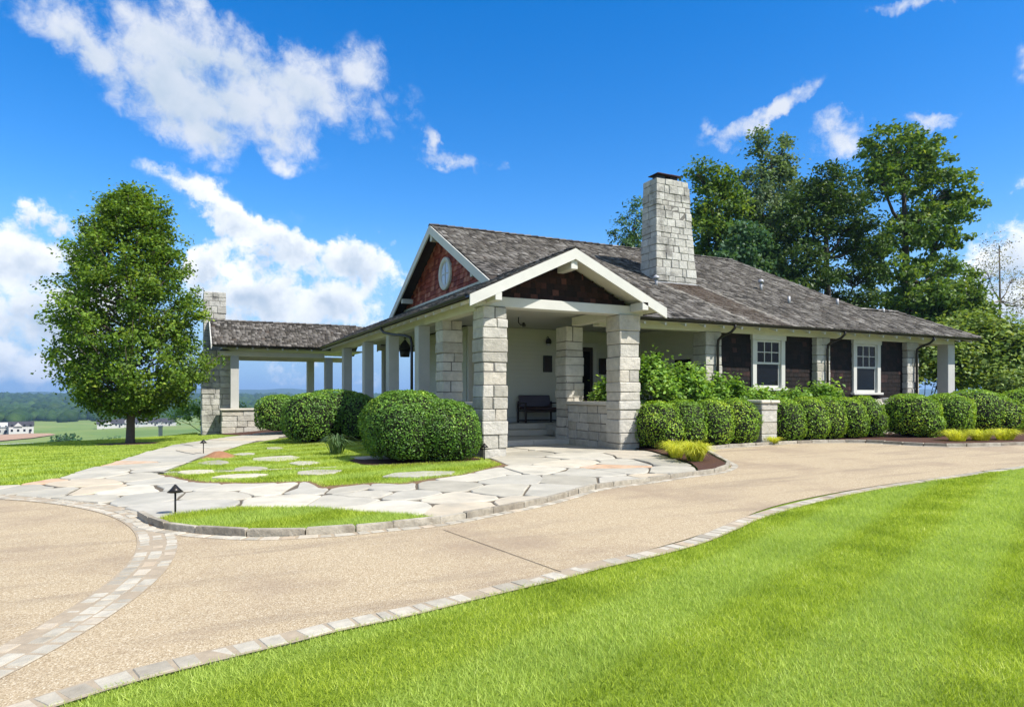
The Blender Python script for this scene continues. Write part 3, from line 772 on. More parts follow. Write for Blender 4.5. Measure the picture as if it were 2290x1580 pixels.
def build_edging():
    # along the lawn: one course of setts laid across
    edge = catmull([(p) for p in LAWN_EDGE], .145)
    d = np.hypot(edge[:, 0], edge[:, 1])
    near = jitter_cuts(edge[(edge[:, 0] < 12.5)], .035)
    inner = offset_curve(near, .175)
    root = sheet('drive_edging', [tuple(p) for p in offset_curve(near, -.01)] + [tuple(p) for p in inner[::-1]], .014, M['sandjoint'], sub=50)
    strip_stones('sett', near, inner, len(near) - 1, .016, .04, M['cobble'], root)
    far = catmull([p for p in LAWN_EDGE if p[0] > 10.5], .6); far = far[far[:, 0] >= 12.3]
    fi = offset_curve(far, .175)
    strip_stones('sett', far, fi, len(far) - 1, .016, .04, M['cobble'], root, .006)
    # three-course band round the court
    root2 = sheet('court_edging', [tuple(COURT_C + (COURT_R) * np.array((math.cos(a), math.sin(a)))) for a in np.radians(np.linspace(75, -50, 70))] + [tuple(COURT_C + (COURT_R + .34) * np.array((math.cos(a), math.sin(a)))) for a in np.radians(np.linspace(-50, 75, 70))], .015, M['sandjoint'], sub=50)
    for k in range(3):
        r0 = COURT_R + .005 + k * .113; r1 = r0 + .112
        n = 82; a = np.radians(np.linspace(64, -46, n + 1) + random.uniform(0, 1.2))
        a = a + np.r_[0, np.random.default_rng(k).normal(0, .0055, n - 1), 0]
        strip_stones('sett', [COURT_C + r0 * np.array((math.cos(t), math.sin(t))) for t in a], [COURT_C + r1 * np.array((math.cos(t), math.sin(t))) for t in a], n, .0165, .04, M['cobble'], root2, .008, .006)
    # kerb round the island with a course of setts at its foot
    kc = jitter_cuts(catmull(KERB, .5), .15)
    root3 = sheet('kerb', [tuple(p) for p in offset_curve(kc, .02)] + [tuple(p) for p in offset_curve(kc, .10)[::-1]], .03, M['joint'], sub=50)
    o1 = offset_curve(kc, -.005); o2 = offset_curve(kc, .062)
    strip_stones('kerb_stone', o1, o2, len(kc) - 1, .085, .10, M['kerb'], root3, .004, .006)
    sc = jitter_cuts(catmull(KERB, .17), .035)
    root4 = sheet('kerb_edging', [tuple(p) for p in offset_curve(sc, -.005)] + [tuple(p) for p in offset_curve(sc, -.15)[::-1]], .0145, M['sandjoint'], sub=50)
    strip_stones('sett', offset_curve(sc, -.015), offset_curve(sc, -.15), len(sc) - 1, .019, .04, M['cobble'], root4, .009, .006)
    kf = catmull(KERB_FAR[:-1], .5)
    root5 = sheet('kerb', [tuple(p) for p in offset_curve(kf, .02)] + [tuple(p) for p in offset_curve(kf, .10)[::-1]], .03, M['joint'], sub=50)
    strip_stones('kerb_stone', offset_curve(kf, -.005), offset_curve(kf, .11), len(kf) - 1, .09, .10, M['kerb'], root5, .005, .008)
    root6 = sheet('kerb_edging', [tuple(p) for p in offset_curve(kf, -.005)] + [tuple(p) for p in offset_curve(kf, -.15)[::-1]], .0145, M['sandjoint'], sub=50)
    strip_stones('sett', offset_curve(kf, -.015), offset_curve(kf, -.15), len(kf) - 1, .019, .04, M['cobble'], root6, .008, .006)
build_edging()

# ------------------------------------------------------------------ the house
HOUSE = empty('house', (8.0, 15.0, 0.0), 'long single-storey stone and shingle house with gabled entry porch', 'house', world=True)
EAVE = 3.60                     # height of the eaves line
SP = 0.522                      # pitch of the main front slope
SW = 0.47                       # pitch of porch and west veranda roof
RIDGE_Y, RIDGE_Z = 22.3, 3.6 + 0.522 * 7.2
PX, PZ = 8.15, 3.6 + 0.47 * 2.62     # porch ridge x and height

def split(a, b, n, jit=.22):
    w = (b - a) / n
    cuts = [a] + [a + w * i + random.uniform(-jit, jit) * w for i in range(1, n)] + [b]
    return list(zip(cuts[:-1], cuts[1:]))

def courses(z0, z1, h):
    out = []; z = z0
    while z < z1 - .5 * h:
        hh = h * random.uniform(.72, 1.25)
        if z1 - (z + hh) < .6 * h: hh = z1 - z
        out.append((z, z + hh)); z += hh
    return out

def stone_pier(part, sname, x0, x1, y0, y1, z0, z1, h=.27, lx=.42, ly=.6, mat='stone', fmap=None, proud=.015):
    """pier or wall laid in rock-faced courses round a recessed mortar core; part of the house"""
    i = .02
    core = block(part, (x0 + i, x1 - i, y0 + i, y1 - i, z0, z1 - .004), M['mortar'], HOUSE, c=.002, fmap=fmap)
    g = .006
    for k, (a, b) in enumerate(courses(z0, z1, h)):
        nx = max(1, int(round((x1 - x0) / lx + random.uniform(-.45, .45)))); ny = max(1, int(round((y1 - y0) / ly + random.uniform(-.3, .3))))
        for (ya, yb) in split(y0, y1, ny):
            for (xa, xb) in split(x0, x1, nx, .3):
                p = random.uniform(-proud, proud)
                bb = (xa + (g if xa > x0 else p), xb - (g if xb < x1 else p), ya + (g if ya > y0 else p), yb - (g if yb < y1 else p), a + g * .6, b - g * .6)
                block(sname, bb, M[mat], core, c=.018, jit=.0065, fmap=fmap)
    return core

# --- stone columns of the porch and veranda
stone_pier('porch_column', 'column_stone', 6.0, 6.6, 13.78, 14.38, -.05, 3.42, lx=.4, ly=1)
stone_pier('porch_column', 'column_stone', 9.70, 10.31, 13.78, 14.38, -.05, 3.43, lx=.55, ly=1)
stone_pier('porch_column', 'column_stone', 6.0, 6.56, 16.4, 16.95, 0, 3.38, lx=.4, ly=1)
stone_pier('porch_column', 'column_stone', 9.70, 10.28, 16.4, 17.0, 0, 3.38, lx=.45, ly=1)
stone_pier('low_wall', 'wall_stone', 9.78, 10.22, 14.38, 16.4, 0, 1.16, lx=.6, ly=.55, h=.24)
block('wall_cap', (9.70, 10.30, 14.39, 16.39, 1.16, 1.25), M['slab'], HOUSE, c=.015)
stone_pier('low_wall', 'wall_stone', 6.06, 6.5, 14.38, 16.4, 0, 1.16, lx=.6, ly=.55, h=.24)
block('wall_cap', (5.98, 6.58, 14.39, 16.39, 1.16, 1.25), M['slab'], HOUSE, c=.015)
for x in (14.1, 18.9, 23.6):
    stone_pier('wall_column', 'column_stone', x, x + .65, 15.6, 16.2, .1, 3.35, lx=.42, ly=1)
# free-standing painted posts
def post(x, y, z0, z1, w=.34):
    block('post', (x, x + w, y, y + w, z0, z1), M['post'], HOUSE, c=.012)
post(26.0, 15.6, .15, 3.35, .42)
post(26.0, 18.5, .15, 3.35, .42)
for y in (17.8, 20.8, 24.0, 27.5, 31.45):
    post(5.8, y, -.2, 3.35 if y < 29 else 3.14)
post(1.78, 31.5, .86, 3.14)
for x in (5.6, 7.4): post(x, 35.2, -.2, 3.14)
post(7.85, 29.0, -.1, 3.4); post(10.6, 29.0, -.1, 3.4); post(13.5, 29.0, -.1, 3.4)
stone_pier('low_wall', 'wall_stone', 1.42, 2.95, 31.2, 31.85, -.5, .78, lx=.6, ly=.6, h=.25)
block('wall_cap', (1.35, 3.02, 31.13, 31.92, .78, .86), M['slab'], HOUSE, c=.015)

# --- steps, floors
def slab_row(name, x0, x1, y0, y1, z0, z1, n):
    for a, b in split(x0, x1, n, .25):
        block(name, (a + .004, b - .004, y0, y1, z0, z1), M['slab'], HOUSE, c=.012, jit=.003)
slab_row('step', 6.58, 9.98, 16.35, 18.3, 0, .185, 3)
slab_row('step', 5.9, 11.2, 18.2, 18.85, .19, .36, 4)
slab_row('step', 5.9, 11.2, 18.7, 19.1, .365, .53, 4)
block('veranda_floor', (5.66, 14.9, 19.1, 29.4, -.2, .53), M['deck'], HOUSE)
block('veranda_floor', (10.31, 14.7, 16.2, 19.08, -.2, .5), M['deck'], HOUSE)
block('veranda_floor', (5.66, 5.88, 17.0, 19.08, -.2, .5), M['deck'], HOUSE)
block('pavilion_floor', (1.4, 8.0, 31.95, 35.7, -.6, .0), M['deck'], HOUSE)
block('veranda_floor', (24.3, 26.6, 15.5, 19.2, -.1, .3), M['deck'], HOUSE)

# --- walls: white clapboard round the recessed entry, dark shingles on the east range
def siding_wall(part, p0, p1, z0, z1, normal):
    """clapboards on the outer face of a wall core from p0 to p1 (2-D)"""
    p0 = Vector(p0); p1 = Vector(p1); nv = Vector(normal)
    th = .14
    xs = sorted((p0.x, p1.x, p0.x - nv.x * th, p1.x - nv.x * th)); ys = sorted((p0.y, p1.y, p0.y - nv.y * th, p1.y - nv.y * th))
    core = block(part, (xs[0], xs[-1], ys[0], ys[-1], z0, z1), M['siding'], HOUSE, c=.002)
    e = .13; z = z0 + .18
    while z < z1 - .02:
        zt = min(z + e, z1)
        V = []
        for p in (p0, p1):
            V += [(p.x + nv.x * .003, p.y + nv.y * .003, z), (p.x + nv.x * .032, p.y + nv.y * .032, z), (p.x + nv.x * .005, p.y + nv.y * .005, zt - .001), (p.x + nv.x * .003, p.y + nv.y * .003, zt - .001)]
        F = fix_normals(V, [(0, 1, 2, 3), (4, 5, 6, 7), (0, 1, 5, 4), (1, 2, 6, 5), (2, 3, 7, 6), (3, 0, 4, 7)])
        mesh('clapboard', V, F, M['siding'], core)
        z += e
    return core
siding_wall('entry_wall', (8.2, 20.0), (14.75, 20.0), .53, 3.66, (0, -1))
siding_wall('entry_wall', (14.75, 16.2), (14.75, 19.98), .5, 3.66, (-1, 0))
siding_wall('entry_wall', (8.2, 20.16), (8.2, 25.0), .53, 3.66, (-1, 0))
siding_wall('entry_wall', (8.2, 25.2), (14.6, 25.2), .53, 3.66, (0, 1))
block('corner_board', (8.17, 8.3, 19.955, 20.05, .54, 3.65), M['white'], HOUSE)
block('corner_board', (11.62, 11.74, 19.955, 20.0, .54, 3.65), M['white'], HOUSE)
block('skirting', (8.32, 11.6, 19.965, 20.0, .535, .70), M['white'], HOUSE, c=.005)
block('east_range_wall', (14.76, 24.2, 15.82, 28.2, -.05, 3.60), M['darkshingle'], HOUSE, c=.004)
stone_pier('plinth', 'wall_stone', 14.76, 23.58, 15.70, 15.81, 0, 1.30, lx=.6, ly=.3, h=.26)

def shingle_quads(x0, x1, z0, z1, y, holes, wid=.17, exp=.145):
    """shingles hung on a wall facing -y"""
    Q = []
    z = z0
    while z < z1:
        x = x0 - random.uniform(0, wid)
        while x < x1:
            w = wid * random.uniform(.65, 1.3); a = max(x, x0); b = min(x + w, x1) - .004
            zb = z + random.uniform(-.006, .006); zt = min(z + exp + .01, z1)
            if b - a > .03 and not any(h[0] < (a + b) / 2 < h[1] and h[2] < z + exp / 2 < h[3] for h in holes):
                Q.append((a, b, zb, zt, y))
            x += w
        z += exp
    return Q
def shingle_box(a, b, zb, zt, y):
    t = .016 + random.uniform(0, .006)
    return [(a, y, zb), (b, y, zb), (b, y - t, zb), (a, y - t, zb), (a, y, zt), (b, y, zt), (b, y - .006, zt), (a, y - .006, zt)]
SH_F = [(0, 1, 2, 3), (3, 2, 6, 7), (1, 5, 6, 2), (4, 0, 3, 7), (4, 7, 6, 5)]
WINDOWS = [(16.15, 17.57, 1.55, 3.36), (20.87, 22.30, 1.42, 3.38)]
V = []; F = []
for q in shingle_quads(14.77, 24.19, 1.31, 3.40, 15.818, [(w[0], w[1], w[2], w[3]) for w in WINDOWS]):
    n = len(V); V += shingle_box(*q); F += [tuple(i + n for i in f) for f in SH_F]
o = mesh('wall_shingles', V, [tuple(reversed(f)) for f in F], M['darkshingle'], HOUSE); o['kind'] = 'stuff'

# --- double-hung windows of the east range
def sash_window(x0, x1, z0, z1, y):
    w = bpy.data.objects.new('window', None); COL.objects.link(w); w.location = ((x0 + x1) / 2, y, z0); w['_w'] = 1
    w.parent = HOUSE; w.matrix_parent_inverse = Matrix.Translation(-Vector(HOUSE.location))
    t = .17; yf = y - .075
    multi_box('frame', [(x0, x0 + t, yf, y + .02, z0 + .10, z1 - t), (x1 - t, x1, yf, y + .02, z0 + .10, z1 - t), (x0 - .03, x1 + .03, yf - .02, y + .02, z1 - t + .001, z1)], M['white'], w, c=.006)
    block('sill', (x0 - .06, x1 + .06, yf - .07, y + .02, z0 + .02, z0 + .098), M['white'], w)
    a0, a1 = x0 + t + .002, x1 - t - .002; b0, b1 = z0 + .10, z1 - t - .002
    mid = b0 + (b1 - b0) * .50; s = .065; ys = y - .03
    multi_box('upper_sash', [(a0, a0 + s, ys, y + .01, mid, b1), (a1 - s, a1, ys, y + .01, mid, b1), (a0 + s, a1 - s, ys, y + .01, b1 - s, b1), (a0 + s, a1 - s, ys, y + .01, mid, mid + s)], M['white'], w)
    multi_box('lower_sash', [(a0, a0 + s, ys + .035, y + .012, b0, mid - .002), (a1 - s, a1, ys + .035, y + .012, b0, mid - .002), (a0 + s, a1 - s, ys + .035, y + .012, b0, b0 + s * 1.4)], M['white'], w)
    gx0, gx1, gz0, gz1 = a0 + s, a1 - s, mid + s, b1 - s
    m = .028
    for k in (1, 2):
        xc = gx0 + (gx1 - gx0) * k / 3
        block('muntin', (xc - m / 2, xc + m / 2, ys + .004, y + .008, gz0, gz1), M['white'], w, c=.003)
    zc = (gz0 + gz1) / 2
    block('muntin', (gx0, gx1, ys + .007, y + .006, zc - m / 2, zc + m / 2), M['white'], w, c=.003)
    for k in range(3):
        for j in range(2):
            xa = gx0 + (gx1 - gx0) * k / 3; xb = gx0 + (gx1 - gx0) * (k + 1) / 3
            za = gz0 if j == 0 else zc; zb = zc if j == 0 else gz1
            block('pane', (xa, xb, y - .004, y + .001, za, zb), M['glass'], w, c=.001)
    block('pane', (gx0, gx1, y + .004, y + .009, b0 + s * 1.4, mid), M['glass'], w, c=.001)
    return w
for wq in WINDOWS: sash_window(*wq, 15.80)

# entry door and side window
def entry_door():
    w = bpy.data.objects.new('door', None); COL.objects.link(w); w.location = (12.4, 19.96, .53); w['_w'] = 1
    w.parent = HOUSE; w.matrix_parent_inverse = Matrix.Translation(-Vector(HOUSE.location))
    multi_box('frame', [(11.78, 11.92, 19.93, 20.0, .54, 3.10), (12.90, 13.04, 19.93, 20.0, .54, 3.10), (11.74, 13.08, 19.92, 20.0, 3.10, 3.26)], M['white'], w, c=.006)
    block('leaf', (11.92, 12.90, 19.955, 19.99, .55, 3.10), M['bench'], w)
    block('pane', (12.05, 12.77, 19.945, 19.954, 1.4, 2.95), M['glass'], w, c=.002)
    tube('handle', [(12.02, 19.93, 1.5), (12.02, 19.93, 1.7)], .012, M['bronze'], w)
entry_door()
def side_window():
    w = bpy.data.objects.new('window', None); COL.objects.link(w); w.location = (14.74, 17.3, 1.4); w['_w'] = 1
    w.parent = HOUSE; w.matrix_parent_inverse = Matrix.Translation(-Vector(HOUSE.location))
    multi_box('frame', [(14.69, 14.75, 16.8, 16.95, 1.3, 2.6), (14.69, 14.75, 17.75, 17.9, 1.3, 2.6), (14.68, 14.75, 16.76, 17.94, 2.6, 2.76)], M['white'], w, c=.005)
    block('pane', (14.705, 14.722, 16.95, 17.75, 1.3, 2.6), M['glass'], w, c=.002)
side_window()

# --- ceilings and beams
for (x0, x1, y0, y1) in ((6.0, 10.3, 14.25, 19.95), (10.302, 14.74, 15.7, 19.95), (6.0, 8.03, 19.96, 29.2), (8.04, 14.7, 25.3, 29.2), (24.22, 26.4, 15.6, 18.9)):
    block('ceiling', (x0, x1, y0, y1, 3.66, 3.70), M['ceil'], HOUSE, c=.003)
block('ceiling', (1.4, 7.6, 31.5, 35.3, 3.46, 3.50), M['ceil'], HOUSE, c=.003)
block('beam', (5.86, 10.45, 13.84, 14.2, 3.43, 3.66), M['white'], HOUSE)
block('beam', (5.96, 6.24, 14.205, 31.0, 3.36, 3.62), M['cream'], HOUSE)
block('beam', (9.9, 10.2, 14.205, 16.42, 3.40, 3.64), M['cream'], HOUSE)
block('beam', (10.33, 26.5, 15.66, 15.98, 3.352, 3.58), M['cream'], HOUSE)
block('beam', (26.1, 26.4, 15.99, 18.9, 3.352, 3.58), M['cream'], HOUSE)
block('beam', (1.3, 5.78, 31.52, 31.78, 3.14, 3.34), M['cream'], HOUSE)
block('beam', (1.3, 7.8, 35.25, 35.5, 3.14, 3.38), M['cream'], HOUSE)
block('beam', (1.4, 1.66, 31.80, 35.23, 3.14, 3.34), M['cream'], HOUSE)
block('beam', (7.7, 14.6, 29.05, 29.3, 3.4, 3.62), M['cream'], HOUSE)

# --- roofs: a deck for each slope, shakes laid over the slopes one can see
def deck(name, poly, t=.10):
    return prism(name, poly, (0, 0, -t), M['barkdark'], HOUSE)
def soffit(poly, drop=.102, t=.02):
    return prism('soffit', [(x, y, z - drop) for x, y, z in poly], (0, 0, -t), M['cream'], HOUSE)
zf = lambda y: EAVE + SP * (y - 15.1)
zw = lambda x: EAVE + SW * (x - 5.53)
front = [(10.77, 15.1, EAVE), (27.1, 15.1, EAVE), (25.3, 17.2, zf(17.2)), (23.15, 17.2, zf(17.2)), (21.6, RIDGE_Y, RIDGE_Z), (7.7, RIDGE_Y, RIDGE_Z), (7.7, 17.05, zf(17.05)), (8.15, 17.45, zf(17.45))]
FRONT = deck('roof', front)
FRONT['label'] = 'long weathered shake slope over the east range'
soffit([(10.77, 15.12, zf(15.12)), (27.0, 15.12, zf(15.12)), (26.6, 15.7, zf(15.7)), (9.3, 15.7, zf(15.7))])
back = [(7.7, RIDGE_Y, RIDGE_Z), (21.6, RIDGE_Y, RIDGE_Z), (23.15, 27.4, zf(17.2)), (24.6, 29.5, EAVE), (7.7, 29.5, EAVE)]
deck('roof', back)
deck('roof', [(21.6, RIDGE_Y, RIDGE_Z), (23.15, 17.2, zf(17.2)), (23.15, 19.3, EAVE), (24.6, 29.5, EAVE), (23.15, 27.4, zf(17.2))])
deck('roof', [(23.15, 17.2, zf(17.2)), (25.3, 17.2, zf(17.2)), (27.1, 19.3, EAVE), (23.15, 19.3, EAVE)])
deck('roof', [(25.3, 17.2, zf(17.2)), (27.1, 15.1, EAVE), (27.1, 19.3, EAVE)])
west = [(5.53, 13.37, EAVE), (PX, 13.37, PZ), (PX, 33.4, PZ), (5.53 + (4.83 - EAVE) / SW, 33.4, 4.83), (5.53, 31.0, EAVE)]
deck('roof', west)
soffit([(5.55, 13.43, zw(5.55)), (6.04, 13.43, zw(6.04)), (6.04, 31.0, zw(6.04)), (5.55, 31.0, zw(5.55))])
deck('roof', [(PX, 13.37, PZ), (PX, 17.44, PZ), (10.77, 15.1, EAVE), (10.77, 13.37, EAVE)])
soffit([(PX, 13.43, PZ), (10.7, 13.43, EAVE + .033), (10.7, 14.2, EAVE + .033), (PX, 14.2, PZ)])
soffit([(6.05, 13.43, zw(6.05)), (PX, 13.43, PZ), (PX, 14.2, PZ), (6.05, 14.2, zw(6.05))])
WY = 33.4; WZ = 4.83; WP = (WZ - EAVE) / (WY - 31.0)
deck('roof', [(1.03, 31.0, EAVE), (5.53, 31.0, EAVE), (5.53 + (WZ - EAVE) / SW, WY, WZ), (1.03, WY, WZ)])
soffit([(1.07, 31.05, EAVE + .02), (5.53, 31.05, EAVE + .02), (5.53, 31.6, EAVE + .30), (1.07, 31.6, EAVE + .30)])
deck('roof', [(1.03, WY, WZ), (8.1, WY, WZ), (8.1, 35.8, EAVE), (1.03, 35.8, EAVE)])

def shakes(P0, along, up, nrm, rows, interval, exp=.21):
    """returns list of 8-vertex shingles. interval(u) -> list of (a0,a1) along the course at slope distance u"""
    P0 = np.array(P0, float); A = np.array(along, float); U = np.array(up, float); N = np.array(nrm, float)
    out = []
    u = -.04
    while u < rows:
        for (a0, a1) in interval(max(u + exp * .5, .0)):
            a = a0 - random.uniform(0, .15)
            while a < a1:
                w = random.choice((.10, .13, .15, .18, .22)) * random.uniform(.85, 1.15)
                l = max(a, a0); r = min(a + w, a1) - random.uniform(.004, .012)
                if r - l > .03:
                    ub = u + random.uniform(-.03, .03); ut = min(u + exp + .12, rows)
                    tb = .022 + random.uniform(0, .022); sk = random.uniform(-.008, .008)
                    pb, pt = P0 + U * ub, P0 + U * ut
                    out.append(np.array([pb + A * l, pb + A * r, pb + A * r + N * (tb + sk), pb + A * l + N * (tb - sk), pt + A * l, pt + A * r, pt + A * r + N * .006, pt + A * l + N * .006]))
                a += w
        u += exp
    return out
def unit(v): v = np.array(v, float); return v / np.linalg.norm(v)
K = math.sqrt(1 + SP * SP); KW = math.sqrt(1 + SW * SW); KB = math.sqrt(1 + WP * WP)
def front_iv(u):
    z = EAVE + u * SP / K; y = 15.1 + u / K
    left = 7.7 if y > 17.45 else PX + (PZ - z) / SW + .04
    z1 = zf(17.2)
    right = 27.1 - (z - EAVE) / (z1 - EAVE) * 1.8 if z < z1 else 23.15 - (z - z1) / (RIDGE_Z - z1) * 1.55
    # leave the chimney free
    if 18.25 < y < 19.1: return [(left, 14.36), (16.12, right)]
    return [(left, right)]
S_front = shakes((0, 15.1, EAVE), (1, 0, 0), unit((0, 1, SP)), unit((0, -SP, 1)), 7.2 * K, front_iv)
def west_iv(u):
    x = 5.53 + u / KW; z = EAVE + u * SW / KW
    return [(13.37, 31.0 + (z - EAVE) / WP)]
S_west = shakes((5.53, 0, EAVE), (0, 1, 0), unit((1, 0, SW)), unit((-SW, 0, 1)), 2.62 * KW, west_iv)
def east_iv(u):
    x = 10.77 - u / KW; z = EAVE + u * SW / KW
    return [(13.37, 15.1 + (z - EAVE) / SP)]
S_east = shakes((10.77, 0, EAVE), (0, 1, 0), unit((-1, 0, SW)), unit((SW, 0, 1)), 2.62 * KW, east_iv)
def wing_iv(u):
    z = EAVE + u * WP / KB
    return [(1.03, 5.53 + (z - EAVE) / SW)]
S_wing = shakes((0, 31.0, EAVE), (1, 0, 0), unit((0, 1, WP)), unit((0, -WP, 1)), 2.4 * KB, wing_iv)
SHK = [(0, 3, 2, 1), (3, 7, 6, 2), (0, 4, 7, 3), (1, 2, 6, 5)]
def join_shakes(lst, name, parent):
    V = np.concatenate(lst); n = len(lst)
    q = (np.array(SHK)[None] + (np.arange(n) * 8)[:, None, None]).reshape(-1, 4)
    o = np_mesh(name, V, 4, M['shake'], parent, quads=q); o['kind'] = 'stuff'
    return o
S_front.sort(key=lambda v: float(np.hypot(v[:, 0].mean(), v[:, 1].mean())))
for v in S_front[:280]:
    mesh('roof_shingle', v, SHK, M['shake'], FRONT)
join_shakes(S_front[280:] + S_west + S_east + S_wing, 'roof_shingles', HOUSE)
# ridge caps
def ridge(p, q):
    p = np.array(p); q = np.array(q); L = np.linalg.norm(q - p); n = int(L / .3)
    lst = []
    d = (q - p) / L; s = unit(np.cross(d, (0, 0, 1)))
    V = []; F = []
    for i in range(n):
        a = p + d * (i * L / n); b = p + d * ((i + 1) * L / n + .05)
        k = len(V); h0 = .035; h1 = .06
        V += [a - s * .13 + np.array((0, 0, -.035)), a + np.array((0, 0, h0)), a + s * .13 + np.array((0, 0, -.035)), b - s * .13 + np.array((0, 0, -.01)), b + np.array((0, 0, h1)), b + s * .13 + np.array((0, 0, -.01))]
        F += [(k, k + 1, k + 4, k + 3), (k + 1, k + 2, k + 5, k + 4), (k + 3, k + 4, k + 5), (k, k + 2, k + 1), (k, k + 3, k + 5, k + 2)]
    mesh('ridge_cap', V, F, M['shake'], HOUSE)
ridge((7.66, RIDGE_Y, RIDGE_Z + .02), (21.6, RIDGE_Y, RIDGE_Z + .02))
ridge((PX, 13.33, PZ + .02), (PX, 17.4, PZ + .02))
ridge((.98, WY, WZ + .02), (7.6, WY, WZ + .02))
ridge((21.6, RIDGE_Y, RIDGE_Z + .02), (23.15, 17.2, zf(17.2) + .03))
ridge((23.15, 17.2, zf(17.2) + .03), (25.3, 17.2, zf(17.2) + .03))
ridge((25.3, 17.2, zf(17.2) + .03), (27.1, 15.1, EAVE + .02))

# --- barge boards
def barge(p, q, w, h): return bar('barge_board', p, q, w, h, M['white'], HOUSE)
barge((PX, 13.35, PZ - .005), (5.50, 13.35, EAVE - .015), .05, .25)
barge((PX, 13.355, PZ - .005), (10.80, 13.355, EAVE - .015), .05, .25)
barge((7.68, RIDGE_Y, RIDGE_Z - .005), (7.68, 17.0, zf(17.0) - .03), .05, .30)
barge((7.685, RIDGE_Y, RIDGE_Z - .005), (7.685, 29.4, EAVE + .06), .05, .30)
barge((1.01, 30.98, EAVE - .005), (1.01, WY, WZ - .005), .05, .22)
barge((1.015, 35.8, EAVE - .005), (1.015, WY, WZ - .005), .05, .22)
# outlookers carrying the barge boards
for (b) in [(PX - .09, PX + .09, 13.39, 14.04, PZ - .48, PZ - .27), (6.10, 6.26, 13.33, 13.83, 3.50, 3.68), (10.05, 10.23, 13.33, 13.83, 3.50, 3.70),
            (7.72, 8.16, RIDGE_Y - .09, RIDGE_Y + .09, RIDGE_Z - .56, RIDGE_Z - .33), (7.72, 8.16, 18.55, 18.72, 4.98, 5.16), (7.72, 8.16, 25.7, 25.87, 5.06, 5.24)]:
    block('outlooker', b, M['white'], HOUSE, c=.008)

# --- gables
def gable_part(name, tri, vec, mat, shingle_mat, holes=()):
    return prism(name, tri, vec, mat, HOUSE)
# porch gable: dark shingles above the beam
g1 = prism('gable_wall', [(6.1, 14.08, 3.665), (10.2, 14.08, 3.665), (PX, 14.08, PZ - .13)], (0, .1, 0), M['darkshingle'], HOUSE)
z = 3.67
while z < PZ - .28:
    half = (PZ - .27 - z) / SW
    half = min(half, 1.95)
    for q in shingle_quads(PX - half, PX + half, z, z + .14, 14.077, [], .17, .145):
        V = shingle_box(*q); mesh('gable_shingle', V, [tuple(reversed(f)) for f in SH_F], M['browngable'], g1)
    z += .145
# main west gable: red shingles round an oval window
def west_gable():
    g = prism('gable_wall', [(8.17, 17.6, 4.55), (8.17, 27.0, 4.55), (8.17, RIDGE_Y, RIDGE_Z - .14)], (.1, 0, 0), M['red'], HOUSE)
    g['label'] = 'red shingled gable over the west veranda roof'
    oc = (21.95, 5.64); n = 0
    z = 4.9
    while z < RIDGE_Z - .3:
        half = (RIDGE_Z - .14 - z) / SP - .1
        y = RIDGE_Y - half - random.uniform(0, .2)
        while y < RIDGE_Y + half:
            w = .235 * random.uniform(.75, 1.25); a = max(y, RIDGE_Y - half); b = min(y + w, RIDGE_Y + half) - .008
            if b - a > .05 and math.hypot((a + b) / 2 - oc[0], z + .09 - oc[1]) > .56 and b < 27 and a < 26.4:
                zb = z + random.uniform(-.01, .01); zt = z + .19; t = .022 + random.uniform(0, .012); x = 8.168
                V = [(x, a, zb), (x, b, zb), (x - t, b, zb), (x - t, a, zb), (x, a, zt), (x, b, zt), (x - .006, b, zt), (x - .006, a, zt)]
                mesh('gable_shingle', V, SH_F, M['red'], g); n += 1
            y += w
        z += .175
    ow = bpy.data.objects.new('round_window', None); COL.objects.link(ow); ow.location = (8.1, oc[0], oc[1]); ow['_w'] = 1
    ow.parent = HOUSE; ow.matrix_parent_inverse = Matrix.Translation(-Vector(HOUSE.location))
    V = []; F = []; N = 36
    for i in range(N):
        t = 2 * math.pi * i / N
        for (r, x) in ((.58, 8.165), (.585, 8.09), (.55, 8.075), (.43, 8.085), (.40, 8.13)):
            V.append((x, oc[0] + r * math.cos(t), oc[1] + r * .98 * math.sin(t)))
    for i in range(N):
        for k in range(4):
            F.append((i * 5 + k, i * 5 + k + 1, ((i + 1) % N) * 5 + k + 1, ((i + 1) % N) * 5 + k))
    mesh('frame', V, [tuple(reversed(f)) for f in F], M['white'], ow, True)
    mesh('pane', [(8.125, oc[0] + .42 * math.cos(2 * math.pi * i / N), oc[1] + .42 * math.sin(2 * math.pi * i / N)) for i in range(N)] + [(8.135, oc[0] + .42 * math.cos(2 * math.pi * i / N), oc[1] + .42 * math.sin(2 * math.pi * i / N)) for i in range(N)],
         [tuple(range(N - 1, -1, -1)), tuple(range(N, 2 * N))] + [(i, (i + 1) % N, N + (i + 1) % N, N + i) for i in range(N)], M['paleglass'], ow)
    block('muntin', (8.108, 8.124, oc[0] - .012, oc[0] + .012, oc[1] - .41, oc[1] + .41), M['white'], ow, c=.002)
    block('muntin', (8.110, 8.123, oc[0] - .41, oc[0] + .41, oc[1] - .012, oc[1] + .012), M['white'], ow, c=.002)
west_gable()
bar('flashing_board', (8.13, 17.55, zw(8.13) + .10), (8.13, 27.6, zw(8.13) + .10), .03, .14, M['white'], HOUSE)

